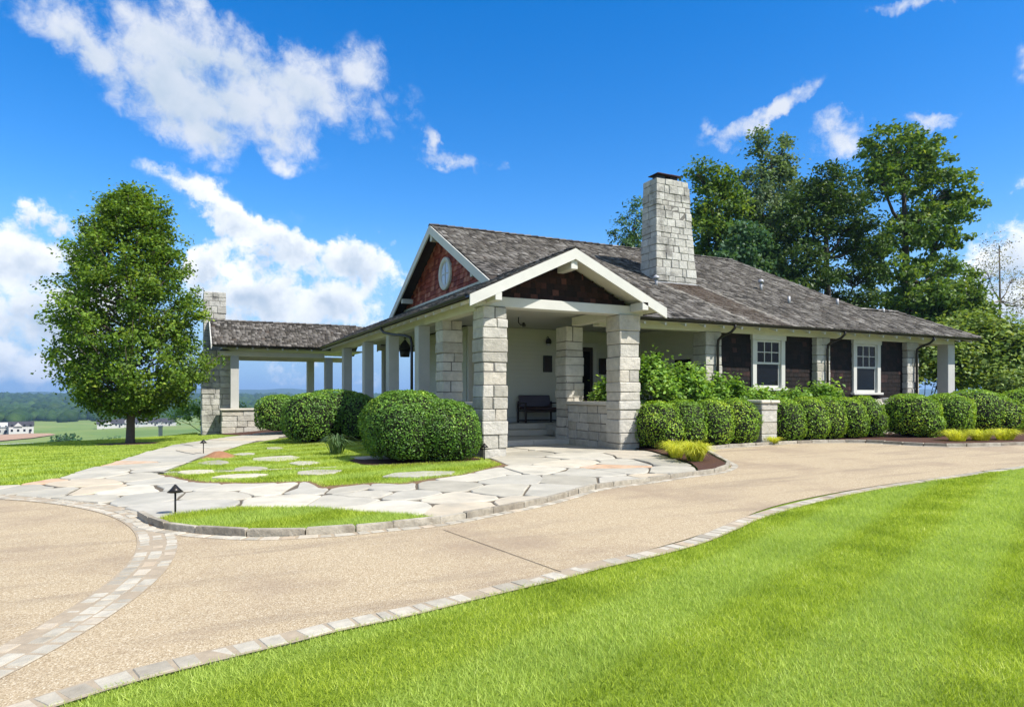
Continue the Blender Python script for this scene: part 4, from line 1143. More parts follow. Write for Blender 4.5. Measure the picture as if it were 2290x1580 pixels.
# --- rafter tails, gutters, downspouts
y = 13.9
while y < 30.7:
    V = [(5.52, y - .03, 3.40), (5.52, y + .03, 3.40), (5.94, y + .03, 3.56), (5.94, y - .03, 3.56), (5.52, y - .03, 3.475), (5.52, y + .03, 3.475), (5.94, y + .03, 3.655), (5.94, y - .03, 3.655)]
    mesh('rafter_tail', V, BOXF, M['white'], HOUSE); y += .62
x = 10.75
while x < 26.9:
    V = [(x - .03, 15.10, 3.40), (x + .03, 15.10, 3.40), (x + .03, 15.6, 3.60), (x - .03, 15.6, 3.60), (x - .03, 15.10, 3.475), (x + .03, 15.10, 3.475), (x + .03, 15.6, 3.70), (x - .03, 15.6, 3.70)]
    mesh('rafter_tail', V, BOXF, M['white'], HOUSE); x += .72
x = 1.4
while x < 5.2:
    V = [(x - .03, 31.0, 3.40), (x + .03, 31.0, 3.40), (x + .03, 31.5, 3.62), (x - .03, 31.5, 3.62), (x - .03, 31.0, 3.475), (x + .03, 31.0, 3.475), (x + .03, 31.5, 3.70), (x - .03, 31.5, 3.70)]
    mesh('rafter_tail', V, BOXF, M['white'], HOUSE); x += .62
def gutter(p, q, out):
    """half-round gutter hung along an eave; out = outward direction"""
    p = Vector(p); q = Vector(q); o = Vector(out); r = .062
    V = []; F = []; n = 7
    for e in (p, q):
        for k in range(n + 1):
            t = math.pi * k / n
            V.append(e + o * (r * math.cos(t) + .0) - Vector((0, 0, 1)) * r * math.sin(t))
        for k in range(n + 1):
            t = math.pi * (n - k) / n
            V.append(e + o * ((r - .008) * math.cos(t)) - Vector((0, 0, 1)) * (r - .008) * math.sin(t))
    m = 2 * (n + 1)
    for k in range(m): F.append((k, (k + 1) % m, m + (k + 1) % m, m + k))
    F.append(tuple(range(m))); F.append(tuple(range(2 * m - 1, m - 1, -1)))
    mesh('gutter', V, F, M['bronze'], HOUSE)
gutter((5.455, 13.40, 3.575), (5.455, 30.90, 3.575), (-1, 0, 0))
gutter((10.90, 15.025, 3.575), (27.1, 15.025, 3.575), (0, -1, 0))
gutter((1.05, 30.92, 3.575), (5.42, 30.92, 3.575), (0, -1, 0))
def downspout(pts):
    tube('downspout', pts, .042, M['bronze'], HOUSE, 10)
downspout([(5.455, 20.4, 3.54), (5.455, 20.4, 3.46), (5.48, 20.2, 3.34), (5.58, 19.5, 3.22), (5.67, 18.7, 3.14), (5.73, 18.3, 3.05), (5.745, 18.22, 2.9), (5.745, 18.22, .1)])
for x in (14.1, 18.9, 23.6):
    downspout([(x + .62, 15.03, 3.54), (x + .62, 15.04, 3.42), (x + .58, 15.16, 3.30), (x + .46, 15.40, 3.20), (x + .42, 15.51, 3.10), (x + .42, 15.535, 2.95), (x + .42, 15.535, .15)])

# --- chimneys
def main_chimney():
    zb, zt = 4.6, 8.86
    def tp(p):
        k = np.clip((p[2] - zb) / (zt - zb), 0, 1)
        cx_, cy_ = 14.72, 18.78
        return (cx_ + (p[0] - cx_) * (1 - .25 * k), cy_ + (p[1] - cy_) * (1 - .2 * k), p[2])
    stone_pier('chimney', 'chimney_stone', 14.37, 16.22, 18.30, 19.24, zb, zt, h=.235, lx=.40, ly=.42, mat='chimney', fmap=tp, proud=.018)
    block('flashing', (14.30, 16.24, 18.24, 18.28, 5.00, 5.28), M['lead'], HOUSE, c=.004)
    for (xc, w) in ((14.80, .20), (15.34, .20)):
        c = block('chimney_cap', (xc - .16, xc + .16, 18.56, 18.86, 8.86, 9.03), M['black'], HOUSE, c=.01)
        V = [(xc - w - .06, 18.44, 9.03), (xc + w + .06, 18.44, 9.03), (xc + w + .06, 18.98, 9.03), (xc - w - .06, 18.98, 9.03), (xc - w - .06, 18.44, 9.05), (xc + w + .06, 18.44, 9.05), (xc + w + .06, 18.98, 9.05), (xc - w - .06, 18.98, 9.05), (xc, 18.71, 9.17)]
        mesh('hood', V, [(3, 2, 1, 0), (0, 1, 5, 4), (1, 2, 6, 5), (2, 3, 7, 6), (3, 0, 4, 7), (4, 5, 8), (5, 6, 8), (6, 7, 8), (7, 4, 8)], M['rust'], c)
main_chimney()
stone_pier('chimney', 'chimney_stone', .66, 1.82, 32.1, 34.4, -.7, 3.40, h=.27, lx=.5, ly=.6, mat='chimney')
stone_pier('chimney', 'chimney_stone', .76, 1.70, 33.5, 34.3, 3.40, 6.15, h=.25, lx=.4, ly=.5, mat='chimney')

# vent pipes on the roof
def vent(x, y, h, hood):
    z = zf(y)
    p = tube('vent_pipe', [(x, y, z - .05), (x, y, z + h)], .05, M['lead'], HOUSE, 10)
    if hood:
        tube('vent_hood', [(x, y, z + h), (x, y, z + h + .05), (x, y, z + h + .10), (x, y, z + h + .13)], [.11, .11, .08, .02], M['lead'], p, 10)
vent(14.05, 17.9, .22, True); vent(19.3, 18.4, .30, True); vent(19.4, 17.2, .26, False); vent(22.3, 17.5, .24, False); vent(24.4, 17.1, .14, False)

# ------------------------------------------------------------------ furniture, lamps and small things at the porch
def bench():
    r = empty('bench', (10.5, 19.55, .53), 'dark wooden bench with leather back and armrests on the porch', 'bench')
    W = .62
    for sx in (-1, 1):
        block('leg', (sx * W - .03, sx * W + .03, -.33, -.27, 0, .62), M['bench'], r, c=.006)
        block('leg', (sx * W - .03, sx * W + .03, .22, .28, 0, .70), M['bench'], r, c=.006)
        block('armrest', (sx * W - .04, sx * W + .04, -.36, .26, .62, .66), M['bench'], r, c=.01)
        block('side_rail', (sx * W - .02, sx * W + .02, -.27, .22, .04, .08), M['bench'], r, c=.005)
        block('side_rail', (sx * W - .02, sx * W + .02, -.27, .22, .36, .40), M['bench'], r, c=.005)
    block('front_rail', (-W + .03, W - .03, -.32, -.28, .34, .41), M['bench'], r, c=.006)
    block('seat', (-W + .035, W - .035, -.30, .24, .41, .50), M['leather'], r, c=.03)
    V, F = chamfer_vf(-W + .035, W - .035, .16, .25, .5, .90, c=.03)
    V = [(x, y + (z - .5) * .22, z) for x, y, z in V]
    mesh('backrest', V, F, M['leather'], r)
    block('back_rail', (-W + .03, W - .03, .23, .27, .05, .09), M['bench'], r, c=.004)  # low rail between the back legs
    r.rotation_euler = (0, 0, 0)
bench()

def plaque(loc, rz, label):
    r = empty('wall_panel', loc, label, 'wall panel', 'dark panels beside the doors')
    r.rotation_euler = (0, 0, rz)
    block('backing', (-.17, .17, -.05, 0, -.28, .28), M['black'], r, c=.01)
    block('face', (-.13, .13, -.062, -.051, -.24, .24), M['bench'], r, c=.004)
plaque((11.08, 19.975, 2.49), 0, 'dark rectangular panel on cream wall above the bench, under the lamp')
plaque((13.32, 19.975, 2.45), 0, 'dark rectangular panel right of the tall dark entry door')
plaque((14.72, 18.65, 2.62), -math.pi / 2, 'dark rectangular panel on the side wall above the hydrangeas')

def sconce(loc):
    r = empty('wall_lamp', loc, 'small dark lantern on cream wall over the porch bench', 'lamp')
    tube('bracket', [(0, 0, .1), (0, -.06, .16), (0, -.12, .14), (0, -.14, .08)], .012, M['black'], r)
    tube('shade', [(0, -.14, .10), (0, -.14, .06), (0, -.14, -.02), (0, -.14, -.10)], [.02, .075, .10, .09], M['black'], r, 12)
    tube('glass', [(0, -.14, -.10), (0, -.14, -.14), (0, -.14, -.17)], [.07, .065, .02], M['paleglass'], r, 12)
sconce((11.05, 19.97, 3.26))

def pendant(loc, drop, label):
    r = empty('pendant_lantern', loc, label, 'lantern')
    tube('chain', [(0, 0, 0), (0, 0, -drop)], .012, M['black'], r, 6)
    tube('bell', [(0, 0, -drop), (0, 0, -drop - .06), (0, 0, -drop - .16), (0, 0, -drop - .30), (0, 0, -drop - .36)], [.02, .06, .14, .20, .26], M['black'], r, 14)
    tube('cage', [(0, 0, -drop - .36), (0, 0, -drop - .62)], [.2, .17], M['black'], r, 8)
    tube('finial', [(0, 0, -drop + .02), (0, 0, -drop + .06), (0, 0, -drop + .1)], [.05, .05, .01], M['black'], r, 8)
pendant((7.0, 23.0, 3.66), .26, 'dark bell-shaped lantern hanging in the west veranda between posts')
def ceiling_hook():
    r = empty('ceiling_lamp', (8.6, 16.0 + 1.2, 3.66), 'small black lamp bracket under the entry porch ceiling', 'lamp')
    tube('stem', [(0, 0, 0), (0, 0, -.16), (.06, 0, -.22), (.16, 0, -.20)], .018, M['black'], r)
    tube('socket', [(.15, 0, -.15), (.17, 0, -.22), (.18, 0, -.27)], [.03, .06, .05], M['black'], r, 10)
ceiling_hook()

def path_light(x, y, h, label):
    z = float(zg(x, y))
    r = empty('path_light', (x, y, z), label, 'path light', 'low path lights')
    tube('stem', [(0, 0, -.05), (0, 0, h)], .011, M['black'], r, 8)
    tube('cap', [(0, 0, h - .02), (0, 0, h - .015), (0, 0, h + .03), (0, 0, h + .075)], [.07, .09, .045, .008], M['bronze'], r, 14)
path_light(-.1, 8.72, .30, 'black path light with a flared cap at the tip of the sliver lawn')
path_light(.42, 18.6, .30, 'slim path light beside the red soil mound')
path_light(5.86, 13.38, .30, 'thin path light against the foot of the left porch column')
path_light(10.6, 12.9, .28, 'low path light in front of the hedge end by the right column')

# garden wall with its pier, behind the hedge
def garden_wall():
    global HOUSE
    keep = HOUSE
    HOUSE = empty('garden_wall', (14.2, 13.5, .15), 'low limestone garden wall with a capped pier between the hedges', 'wall', world=True)
    stone_pier('pier', 'wall_stone', 13.92, 14.5, 13.25, 13.85, 0, 1.20, lx=.6, ly=.7, h=.3)
    block('cap', (13.86, 14.20, 13.19, 13.91, 1.20, 1.29), M['slab'], HOUSE, c=.02)
    block('cap', (14.21, 14.56, 13.19, 13.91, 1.20, 1.285), M['slab'], HOUSE, c=.02)
    stone_pier('wall_run', 'wall_stone', 10.2, 22.5, 14.15, 14.45, 0, 1.10, lx=.75, ly=.5, h=.36)
    for a, b in split(10.15, 22.55, 12):
        block('cap', (a + .004, b - .004, 14.10, 14.50, 1.10, 1.18), M['slab'], HOUSE, c=.02)
    HOUSE = keep
garden_wall()
def pot(x, y, z, r, h, label):
    e = empty('flower_pot', (x, y, z), label, 'pot')
    tube('body', [(0, 0, 0), (0, 0, h * .8), (0, 0, h * .82), (0, 0, h)], [r * .75, r, r * 1.12, r * 1.12], M['terracotta'], e, 14)
    tube('soil', [(0, 0, h * .98), (0, 0, h * 1.01)], r * .95, M['soil'], e, 14)
pot(20.6, 14.3, 1.18, .17, .16, 'white low pot on the garden wall below the east window')
pot(21.4, 14.3, 1.18, .14, .13, 'smaller white pot on the garden wall by the east column')

# ------------------------------------------------------------------ vegetation
def rand_dirs(n):
    v = rng.normal(size=(n, 3)); return v / np.linalg.norm(v, axis=1)[:, None]

def leaves(C, Nrm, size, aspect=.55, jitter=.3):
    """one pointed quad per leaf. C centres, Nrm normals, size per leaf"""
    n = len(C)
    a = rng.normal(size=(n, 3)); a -= Nrm * (a * Nrm).sum(1)[:, None]; a /= np.linalg.norm(a, axis=1)[:, None] + 1e-9
    b = np.cross(Nrm, a)
    L = (size * (1 + rng.uniform(-jitter, jitter, n)))[:, None]; W = L * aspect
    bend = Nrm * L * .12
    V = np.empty((n, 4, 3))
    V[:, 0] = C - a * L * .5 - bend; V[:, 1] = C + b * W * .5 - a * L * .05 + bend * .3; V[:, 2] = C + a * L * .5 - bend; V[:, 3] = C - b * W * .5 - a * L * .05 + bend * .3
    return V.reshape(-1, 3)

def norm(v): return v / (np.linalg.norm(v, axis=1)[:, None] + 1e-9)

def wave(P, s, ph=0.0):
    x, y, z = P[:, 0] / s, P[:, 1] / s, P[:, 2] / s
    return (np.sin(x * 2.1 + ph) * np.cos(y * 1.9 - ph) + np.sin(y * 2.3 + z * 1.7 + ph * 2) * .8 + np.cos(z * 2.6 - x * 1.5 + ph) * .7) / 2.2

def clipped_bush(name, loc, lobes, nleaf, size, mat, label, cat, group=None, flat=0.0):
    """rounded clipped shrub. lobes: (dx,dy,cz,rx,ry,rz) ellipsoids relative to loc"""
    z0 = float(zg(loc[0], loc[1]))
    r = empty(name, (loc[0], loc[1], z0), label, cat, group)
    area = np.array([l[3] * l[5] for l in lobes]); share = area / area.sum()
    P = []; Nn = []
    for li, l in enumerate(lobes):
        k = int(nleaf * share[li])
        d = rand_dirs(k); d[:, 2] = np.where(d[:, 2] < -.75, -d[:, 2], d[:, 2])
        R = np.array(l[3:6]); c = np.array(l[:3])
        # boxier than a ball: superellipsoid
        e = 2.45; sc = (np.abs(d) ** e).sum(1) ** (-1 / e); q = d * sc[:, None]
        tuft = wave(q * R + c + np.array(loc + (0,)), .085, li) * .022 + wave(q * R + c, .33, li * 2) * .045
        off = 1 + tuft / R.mean() - np.abs(rng.normal(0, .035, k)) / R.mean()
        p = c + q * R * off[:, None]
        nn = norm(q / R)
        keep = np.ones(k, bool)
        for lj, m in enumerate(lobes):
            if lj == li: continue
            w = (p - np.array(m[:3])) / (np.array(m[3:6]) * .93)
            keep &= (np.abs(w) ** e).sum(1) > 1
        keep &= p[:, 2] > .02
        P.append(p[keep]); Nn.append(nn[keep])
    P = np.concatenate(P); Nn = np.concatenate(Nn)
    nn = norm(Nn + rng.normal(0, .55, P.shape) + np.array((0, 0, .15)))
    np_mesh('foliage', leaves(P, nn, np.full(len(P), size)), 4, mat, r)
    # twiggy dark body inside
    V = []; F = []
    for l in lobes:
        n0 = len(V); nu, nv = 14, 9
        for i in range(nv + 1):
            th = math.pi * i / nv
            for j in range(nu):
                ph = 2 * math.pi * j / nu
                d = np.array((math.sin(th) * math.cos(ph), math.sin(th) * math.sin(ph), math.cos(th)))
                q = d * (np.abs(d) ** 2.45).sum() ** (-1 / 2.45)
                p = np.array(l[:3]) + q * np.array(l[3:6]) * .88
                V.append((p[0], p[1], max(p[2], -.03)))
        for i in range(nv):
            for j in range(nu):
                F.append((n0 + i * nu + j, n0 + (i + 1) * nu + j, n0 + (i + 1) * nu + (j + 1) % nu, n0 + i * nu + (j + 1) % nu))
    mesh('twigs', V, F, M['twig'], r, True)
    return r
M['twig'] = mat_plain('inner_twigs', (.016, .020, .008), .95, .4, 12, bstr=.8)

# west side: three clipped boxwoods between the island lawn and the veranda
clipped_bush('boxwood_bush', (4.66, 14.05), [(-.3, .15, .72, .98, .95, .80), (.42, -.22, .60, .78, .80, .72), (-.55, -.35, .62, .62, .6, .66)], 30000, .05, M['box'], 'largest clipped boxwood mound beside the left porch column', 'bush', 'clipped boxwoods along the west veranda')
clipped_bush('boxwood_bush', (4.2, 21.3), [(.15, .5, .85, 1.25, 1.2, .78), (-.75, -.15, .72, .85, .85, .80), (.75, -.4, .72, .70, .75, .72)], 18000, .062, M['box'], 'wide many-lobed boxwood in the middle of the west row', 'bush', 'clipped boxwoods along the west veranda')
clipped_bush('boxwood_bush', (3.25, 27.3), [(0, 0, .78, .88, .85, .74), (.5, .6, .75, .7, .7, .7)], 8000, .075, M['box'], 'small round boxwood next to the pavilion pier', 'bush', 'clipped boxwoods along the west veranda')

# east side: clipped hedge in separate rounded plants
def hedge_row(x0, x1, n, y, names):
    w = (x1 - x0) / n
    for i in range(n):
        x = x0 + w * (i + .5)
        h = random.uniform(.58, .63)
        clipped_bush('hedge_bush', (x, y + random.uniform(-.05, .05)), [(0, 0, h + .02, w * .66, .60, h + .05 + random.uniform(-.04, .04)), (random.uniform(-.12, .12), -.06, h * .78, w * .64, .64, h * .80), (random.uniform(-.3, .3), -.25, h * 1.1, w * .4, .42, h * .5)], 6800, .052, M['hedge'], names[i], 'hedge', 'clipped hedge plants along the drive')
hedge_row(10.25, 13.75, 4, 13.62, ['hedge plant pressed against the right porch column', 'hedge plant second from the right porch column', 'hedge plant second from the stone pier, on the porch side', 'hedge plant touching the stone pier on the porch side'])
hedge_row(14.75, 18.9, 5, 13.62, ['hedge plant touching the stone pier on its far side from the porch', 'second hedge plant past the stone pier, under the first window', 'hedge plant in the middle of the run past the stone pier', 'fourth hedge plant past the stone pier', 'hedge plant ending the run past the stone pier, before the round ball'])
clipped_bush('boxwood_ball', (19.75, 12.95), [(0, 0, .66, .80, .80, .68), (.15, -.35, .38, .55, .5, .42)], 9000, .055, M['hedge'], 'big round boxwood ball on the mulch between the kerb and garden wall', 'bush', 'round boxwoods east of the hedge')
clipped_bush('boxwood_ball', (21.2, 12.75), [(0, 0, .66, .72, .75, .68)], 6500, .058, M['hedge'], 'round boxwood behind the golden grass, touching the big ball', 'bush', 'round boxwoods east of the hedge')
clipped_bush('boxwood_ball', (23.1, 13.0), [(0, 0, .74, 1.15, .85, .72), (.7, -.3, .6, .7, .7, .6)], 8000, .062, M['hedge'], 'wide boxwood mound in front of the last painted post', 'bush', 'round boxwoods east of the hedge')
clipped_bush('boxwood_ball', (25.3, 12.6), [(0, 0, .72, 1.2, .9, .74)], 6500, .065, M['hedge'], 'wide boxwood mound past the last post beside the drive', 'bush', 'round boxwoods east of the hedge')
clipped_bush('boxwood_ball', (27.6, 13.2), [(0, 0, .8, 1.3, 1.0, .82)], 5500, .07, M['hedge'], 'outermost boxwood mound below the large flowering shrubs', 'bush', 'round boxwoods east of the hedge')

def leafy_shrub(name, loc, rx, ry, h, n, size, mat, label, cat='shrub', group=None, clumps=40, zbase=0.12, stems=6):
    z0 = float(zg(*loc)) + zbase
    r = empty(name, (loc[0], loc[1], z0), label, cat, group)
    d = rand_dirs(clumps); d[:, 2] = np.abs(d[:, 2]) * .9 + .1
    rad = rng.uniform(.45, 1.0, clumps) ** .5
    cc = d * rad[:, None] * np.array((rx, ry, h * .55)) + np.array((0, 0, h * .40))
    cr = rng.uniform(.16, .30, clumps) * h * .55
    per = n // clumps
    P = (cc[:, None, :] + rng.normal(0, .55, (clumps, per, 3)) * cr[:, None, None]).reshape(-1, 3)
    keep = P[:, 2] > .03; P = P[keep]
    out = norm(P - np.array((0, 0, h * .35)))
    nn = norm(out * .5 + rng.normal(0, .5, P.shape) + np.array((0, 0, .8)))
    np_mesh('foliage', leaves(P, nn, np.full(len(P), size), .68), 4, mat, r)
    V = []; F = []
    for k in range(stems):
        t = cc[k % clumps]
        v, f = tube_vf([(t[0] * .1, t[1] * .1, -.15), (t[0] * .5, t[1] * .5, t[2] * .5), tuple(t)], [.02, .015, .006], 5)
        nn0 = len(V); V += v; F += [tuple(i + nn0 for i in q) for q in f]
    mesh('stems', V, F, M['barkdark'], r)
    return r
G_HY = 'hydrangeas behind the hedge'
leafy_shrub('hydrangea', (11.45, 15.0), .85, .55, 2.35, 3600, .125, M['hydrangea'], 'tallest light green hydrangea just right of the porch column', 'shrub', G_HY)
leafy_shrub('hydrangea', (12.75, 15.0), .85, .5, 2.2, 3600, .125, M['hydrangea'], 'light green hydrangea filling the space before the side wall', 'shrub', G_HY)
leafy_shrub('hydrangea', (14.2, 14.95), .85, .45, 1.85, 3200, .12, M['hydrangea'], 'light green hydrangea covering the foot of the first wall column', 'shrub', G_HY)
leafy_shrub('hydrangea', (15.6, 14.95), .7, .4, 1.5, 2000, .12, M['hydrangea'], 'low hydrangea left of the first white window', 'shrub', G_HY)
leafy_shrub('hydrangea', (16.9, 15.0), .75, .4, 1.45, 1700, .12, M['hydrangea'], 'low hydrangea under the first white window', 'shrub', G_HY)
leafy_shrub('hydrangea', (18.3, 15.0), .85, .4, 1.65, 2400, .12, M['hydrangea'], 'hydrangea at the foot of the middle wall column', 'shrub', G_HY)
leafy_shrub('hydrangea', (10.75, 15.75), .5, .45, 1.75, 1300, .13, M['hydrangea'], 'leafy shrub behind the low porch wall, between the two right columns', 'shrub', G_HY)

def tuft_grass(name, loc, r0, h, n, mat, label, group, wid=.012, zb=.05):
    z0 = float(zg(*loc)) + zb
    r = empty(name, (loc[0], loc[1], z0), label, 'ornamental grass', group)
    V = []
    for i in range(n):
        a = rng.uniform(0, 2 * np.pi); q = r0 * .35 * math.sqrt(rng.uniform()); base = np.array((q * math.cos(a), q * math.sin(a), 0))
        lean = rng.uniform(.15, 1.0); L = h * rng.uniform(.7, 1.2)
        a2 = a + rng.normal(0, .5); d = np.array((math.cos(a2), math.sin(a2), 0)); s = np.array((-d[1], d[0], 0)) * wid * .5
        m = base + d * r0 * lean * .45 + np.array((0, 0, L * .75)); t = base + d * r0 * lean * 1.05 + np.array((0, 0, L * (1.0 - .55 * lean)))
        V += [base - s, base + s, m + s, m - s, m - s, m + s, t + s * .15, t - s * .15]
    np_mesh('blades', np.array(V), 4, mat, r)
G_GG = 'golden ornamental grasses'
tuft_grass('golden_grass', (9.35, 10.65), .42, .42, 620, M['golden'], 'bright yellow grass tuft on mulch at the tip of the flagstones', G_GG)
tuft_grass('golden_grass', (9.75, 11.75), .40, .36, 460, M['golden'], 'yellow-green grass tuft behind the brightest one, before the hedge', G_GG)
tuft_grass('golden_grass', (9.45, 11.35), .34, .34, 320, M['golden'], 'smaller yellow tuft between flagstones and the hedge light', G_GG)
tuft_grass('golden_grass', (19.0, 11.15), .55, .34, 380, M['golden'], 'low yellow grass on the mulch below the second boxwood', G_GG)
tuft_grass('golden_grass', (19.7, 10.95), .55, .34, 380, M['golden'], 'low yellow grass in the middle of the eastern clump', G_GG)
tuft_grass('golden_grass', (20.5, 10.75), .55, .34, 380, M['golden'], 'low yellow grass at the far end of the eastern clump', G_GG)
tuft_grass('golden_grass', (14.15, 13.05), .3, .2, 140, M['golden'], 'little yellow tuft at the foot of the stone pier', G_GG)
tuft_grass('iris_plant', (3.25, 16.2), .45, .5, 70, M['iris'], 'spiky strap-leaved plant between the two nearer boxwoods', None, .035)

# --- trees
def limb_tree(name, loc, label, group, trunk_pts, trunk_r, blobs, n_clump, per, size, mat, bark, zb=None, spread=.32, gaps=.0, seed=1, limbs=True, cr=(.35, .6), up=.5, aspect=.62, sc=(1, 1)):
    """tree from a trunk polyline and crown blobs (cx,cy,cz,rx,ry,rz), all relative to its base"""
    global rng
    keep_rng = rng; rng = np.random.default_rng(seed)
    z0 = float(zg(*loc)) if zb is None else zb
    r = empty(name, (loc[0], loc[1], z0), label, 'tree', group)
    B = np.array(blobs, float) * np.array((sc[0], sc[0], sc[1], sc[0], sc[0], sc[1])); trunk_pts = [(p[0] * sc[0], p[1] * sc[0], p[2] * sc[1]) for p in trunk_pts]; vol = (B[:, 3] * B[:, 4] * B[:, 5]) ** .75; cnt = np.maximum(4, (n_clump * vol / vol.sum()).astype(int))
    cc = []
    V = []; F = []
    def addtube(pts, rad, n=6):
        v, f = tube_vf(pts, rad, n); k = len(V); V.extend(v); F.extend(tuple(i + k for i in q) for q in f)
    addtube(trunk_pts, list(np.linspace(trunk_r, trunk_r * .25, len(trunk_pts)) ** 1.0), 9)
    tp = np.array(trunk_pts, float)
    for b, k in zip(B, cnt):
        d = rand_dirs(k); rad = rng.uniform(.18, 1.0, k) ** .42
        c = b[:3] + d * rad[:, None] * b[3:6]
        if gaps: c = c[wave(c + b[0], 1.1, seed) > -1 + gaps]
        cc.append(c)
        if limbs:
            # limb from the trunk to the blob and twigs to some clumps
            j = int(np.argmin(np.abs(tp[:, 2] - (b[2] - max(b[5], .5) * .9 - .25 * np.hypot(b[0] - tp[-1, 0], b[1] - tp[-1, 1])))))
            a = tp[j]; m = (a + b[:3]) / 2 + np.array((0, 0, -.12 * np.linalg.norm(b[:3] - a)))
            rr = trunk_r * .38
            addtube([a, m, b[:3]], [rr, rr * .65, rr * .3], 6)
            for q in c[:: max(1, len(c) // 9)]:
                addtube([b[:3] * .6 + m * .4, (b[:3] + q) / 2 + rng.normal(0, .1, 3), q], [rr * .3, rr * .2, rr * .06], 4)
    cc = np.concatenate(cc); n = len(cc)
    crr = rng.uniform(cr[0], cr[1], n)
    P = (cc[:, None, :] + rng.normal(0, spread / .32 * .55, (n, per, 3)) * crr[:, None, None] * np.array((1, 1, .62))).reshape(-1, 3)
    cen = B[:, :3].mean(0)
    out = norm(P - cen)
    nn = norm(out * .35 + rng.normal(0, .55, P.shape) + np.array((0, 0, up)))
    np_mesh('crown', leaves(P, nn, np.full(len(P), size), aspect), 4, mat, r)
    mesh('trunk', V, F, bark, r, True)
    rng = keep_rng
    return r

def maple():
    prof = [(1.0, .5), (1.35, 1.15), (1.96, 1.95), (2.6, 2.45), (3.3, 2.68), (4.4, 2.55), (5.6, 2.38), (6.6, 2.05), (7.4, 1.65), (8.1, 1.15), (8.6, .72), (9.0, .3)]
    zz = [p[0] for p in prof]; rr = [p[1] for p in prof]
    r_ = np.random.default_rng(11)
    loc = (-1.72, 27.0); z0 = float(zg(*loc))
    root = empty('maple_tree', (loc[0], loc[1], z0), 'lone dense maple with egg-shaped crown on the lawn left of the house', 'tree')
    cl = []; V = []; F = []
    def addtube(pts, rad, n=6):
        v, f = tube_vf(pts, rad, n); k = len(V); V.extend(v); F.extend(tuple(i + k for i in q) for q in f)
    addtube([(0, 0, -.1), (.0, 0, .15), (.02, 0, 1.0), (0, .05, 3), (.03, 0, 5.5), (-.1, 0, 8.3)], [.19, .145, .125, .11, .07, .02], 10)
    nb = 190
    for i in range(nb):
        zt = 1.25 + 7.6 * (i + .5) / nb
        R = np.interp(zt, zz, rr)
        a = i * 2.39996 + r_.uniform(-.3, .3)
        R *= r_.uniform(.80, 1.10) * (1 + .10 * math.sin(a * 3 + 1) * (1 if zt > 1.8 else 0))
        if math.cos(a) > .2 and zt > 3.3: R *= .86
        if math.cos(a) > .75 and 2.2 < zt < 3.2: R *= 1.12
        tip = np.array((R * math.cos(a), R * math.sin(a), zt))
        st = np.array((0, 0, max(1.0, zt - R * .62)))
        mid = (st + tip) / 2 + np.array((0, 0, -.08 * R))
        addtube([st, mid, tip], [.035, .022, .006], 5)
        # twigs: clumps along the outer part of the branch
        for k in range(7):
            t = r_.uniform(.35, 1.0) ** .7
            p = (1 - t) ** 2 * st + 2 * t * (1 - t) * mid + t * t * tip
            cl.append((p + r_.normal(0, .16, 3), r_.uniform(.22, .36)))
    for i in range(26):     # upright shoots at the top
        a = r_.uniform(0, 6.28); q = r_.uniform(.1, 1.2); zb_ = 8.3 - q * .7
        tip = np.array((q * math.cos(a) * 1.15, q * math.sin(a) * 1.15, zb_ + r_.uniform(.3, .75)))
        addtube([(q * .8 * math.cos(a), q * .8 * math.sin(a), zb_ - .5), tuple(tip)], [.012, .004], 4)
        for k in range(3): cl.append((tip - np.array((0, 0, .16 * k)), .09))
    C = np.array([c for c, _ in cl]); S = np.array([s for _, s in cl])
    per = 46
    P = (C[:, None, :] + r_.normal(0, .55, (len(C), per, 3)) * S[:, None, None] * np.array((1, 1, .7)))
    keepn = np.where(S < .1, 9, per)
    P = np.concatenate([P[i, :k] for i, k in enumerate(keepn)])
    nn = norm(norm(P - np.array((0, 0, 3.5))) * .3 + r_.normal(0, .55, P.shape) + np.array((0, 0, .55)))
    np_mesh('crown', leaves(P, nn, np.full(len(P), .115), .75), 4, M['maple'], root)
    mesh('trunk', V, F, M['bark'], root, True)
maple()

GT = 'tall trees behind the house'
# positions are metres east / north of the camera
limb_tree('oak_tree', (44.6, 29.4), 'tall open-branched oak with two-tone leaves rising highest behind the east roof', GT, [(0, 0, 0), (.2, 0, 4), (.1, .2, 8), (-.3, 0, 11), (-.5, 0, 14)], .42,
    [(-1.0, 0, 15.6, 2.3, 2.0, 1.5), (.8, .3, 15.2, 2.4, 2.2, 1.5), (3.0, .2, 13.9, 2.0, 2.0, 1.3), (4.5, 0, 12.9, 1.3, 1.4, .9), (-2.4, 0, 13.6, 1.5, 1.5, 1.3), (1.6, 0, 11.9, 2.2, 2.0, 1.1), (3.2, .3, 10.8, 1.6, 1.6, .8), (-.4, 0, 10.6, 1.6, 1.8, 1.0), (2.6, 0, 8.6, 2.2, 2.0, 1.2), (-.4, 0, 7.6, 2.0, 2.0, 1.4), (1.0, 0, 6.0, 2.6, 2.2, 1.2), (-2.6, 0, 9.0, 1.1, 1.3, .9)], 500, 46, .30, M['oak'], M['barkdark'], seed=3, cr=(.36, .62), zb=.2, sc=(1.22, 1.14))
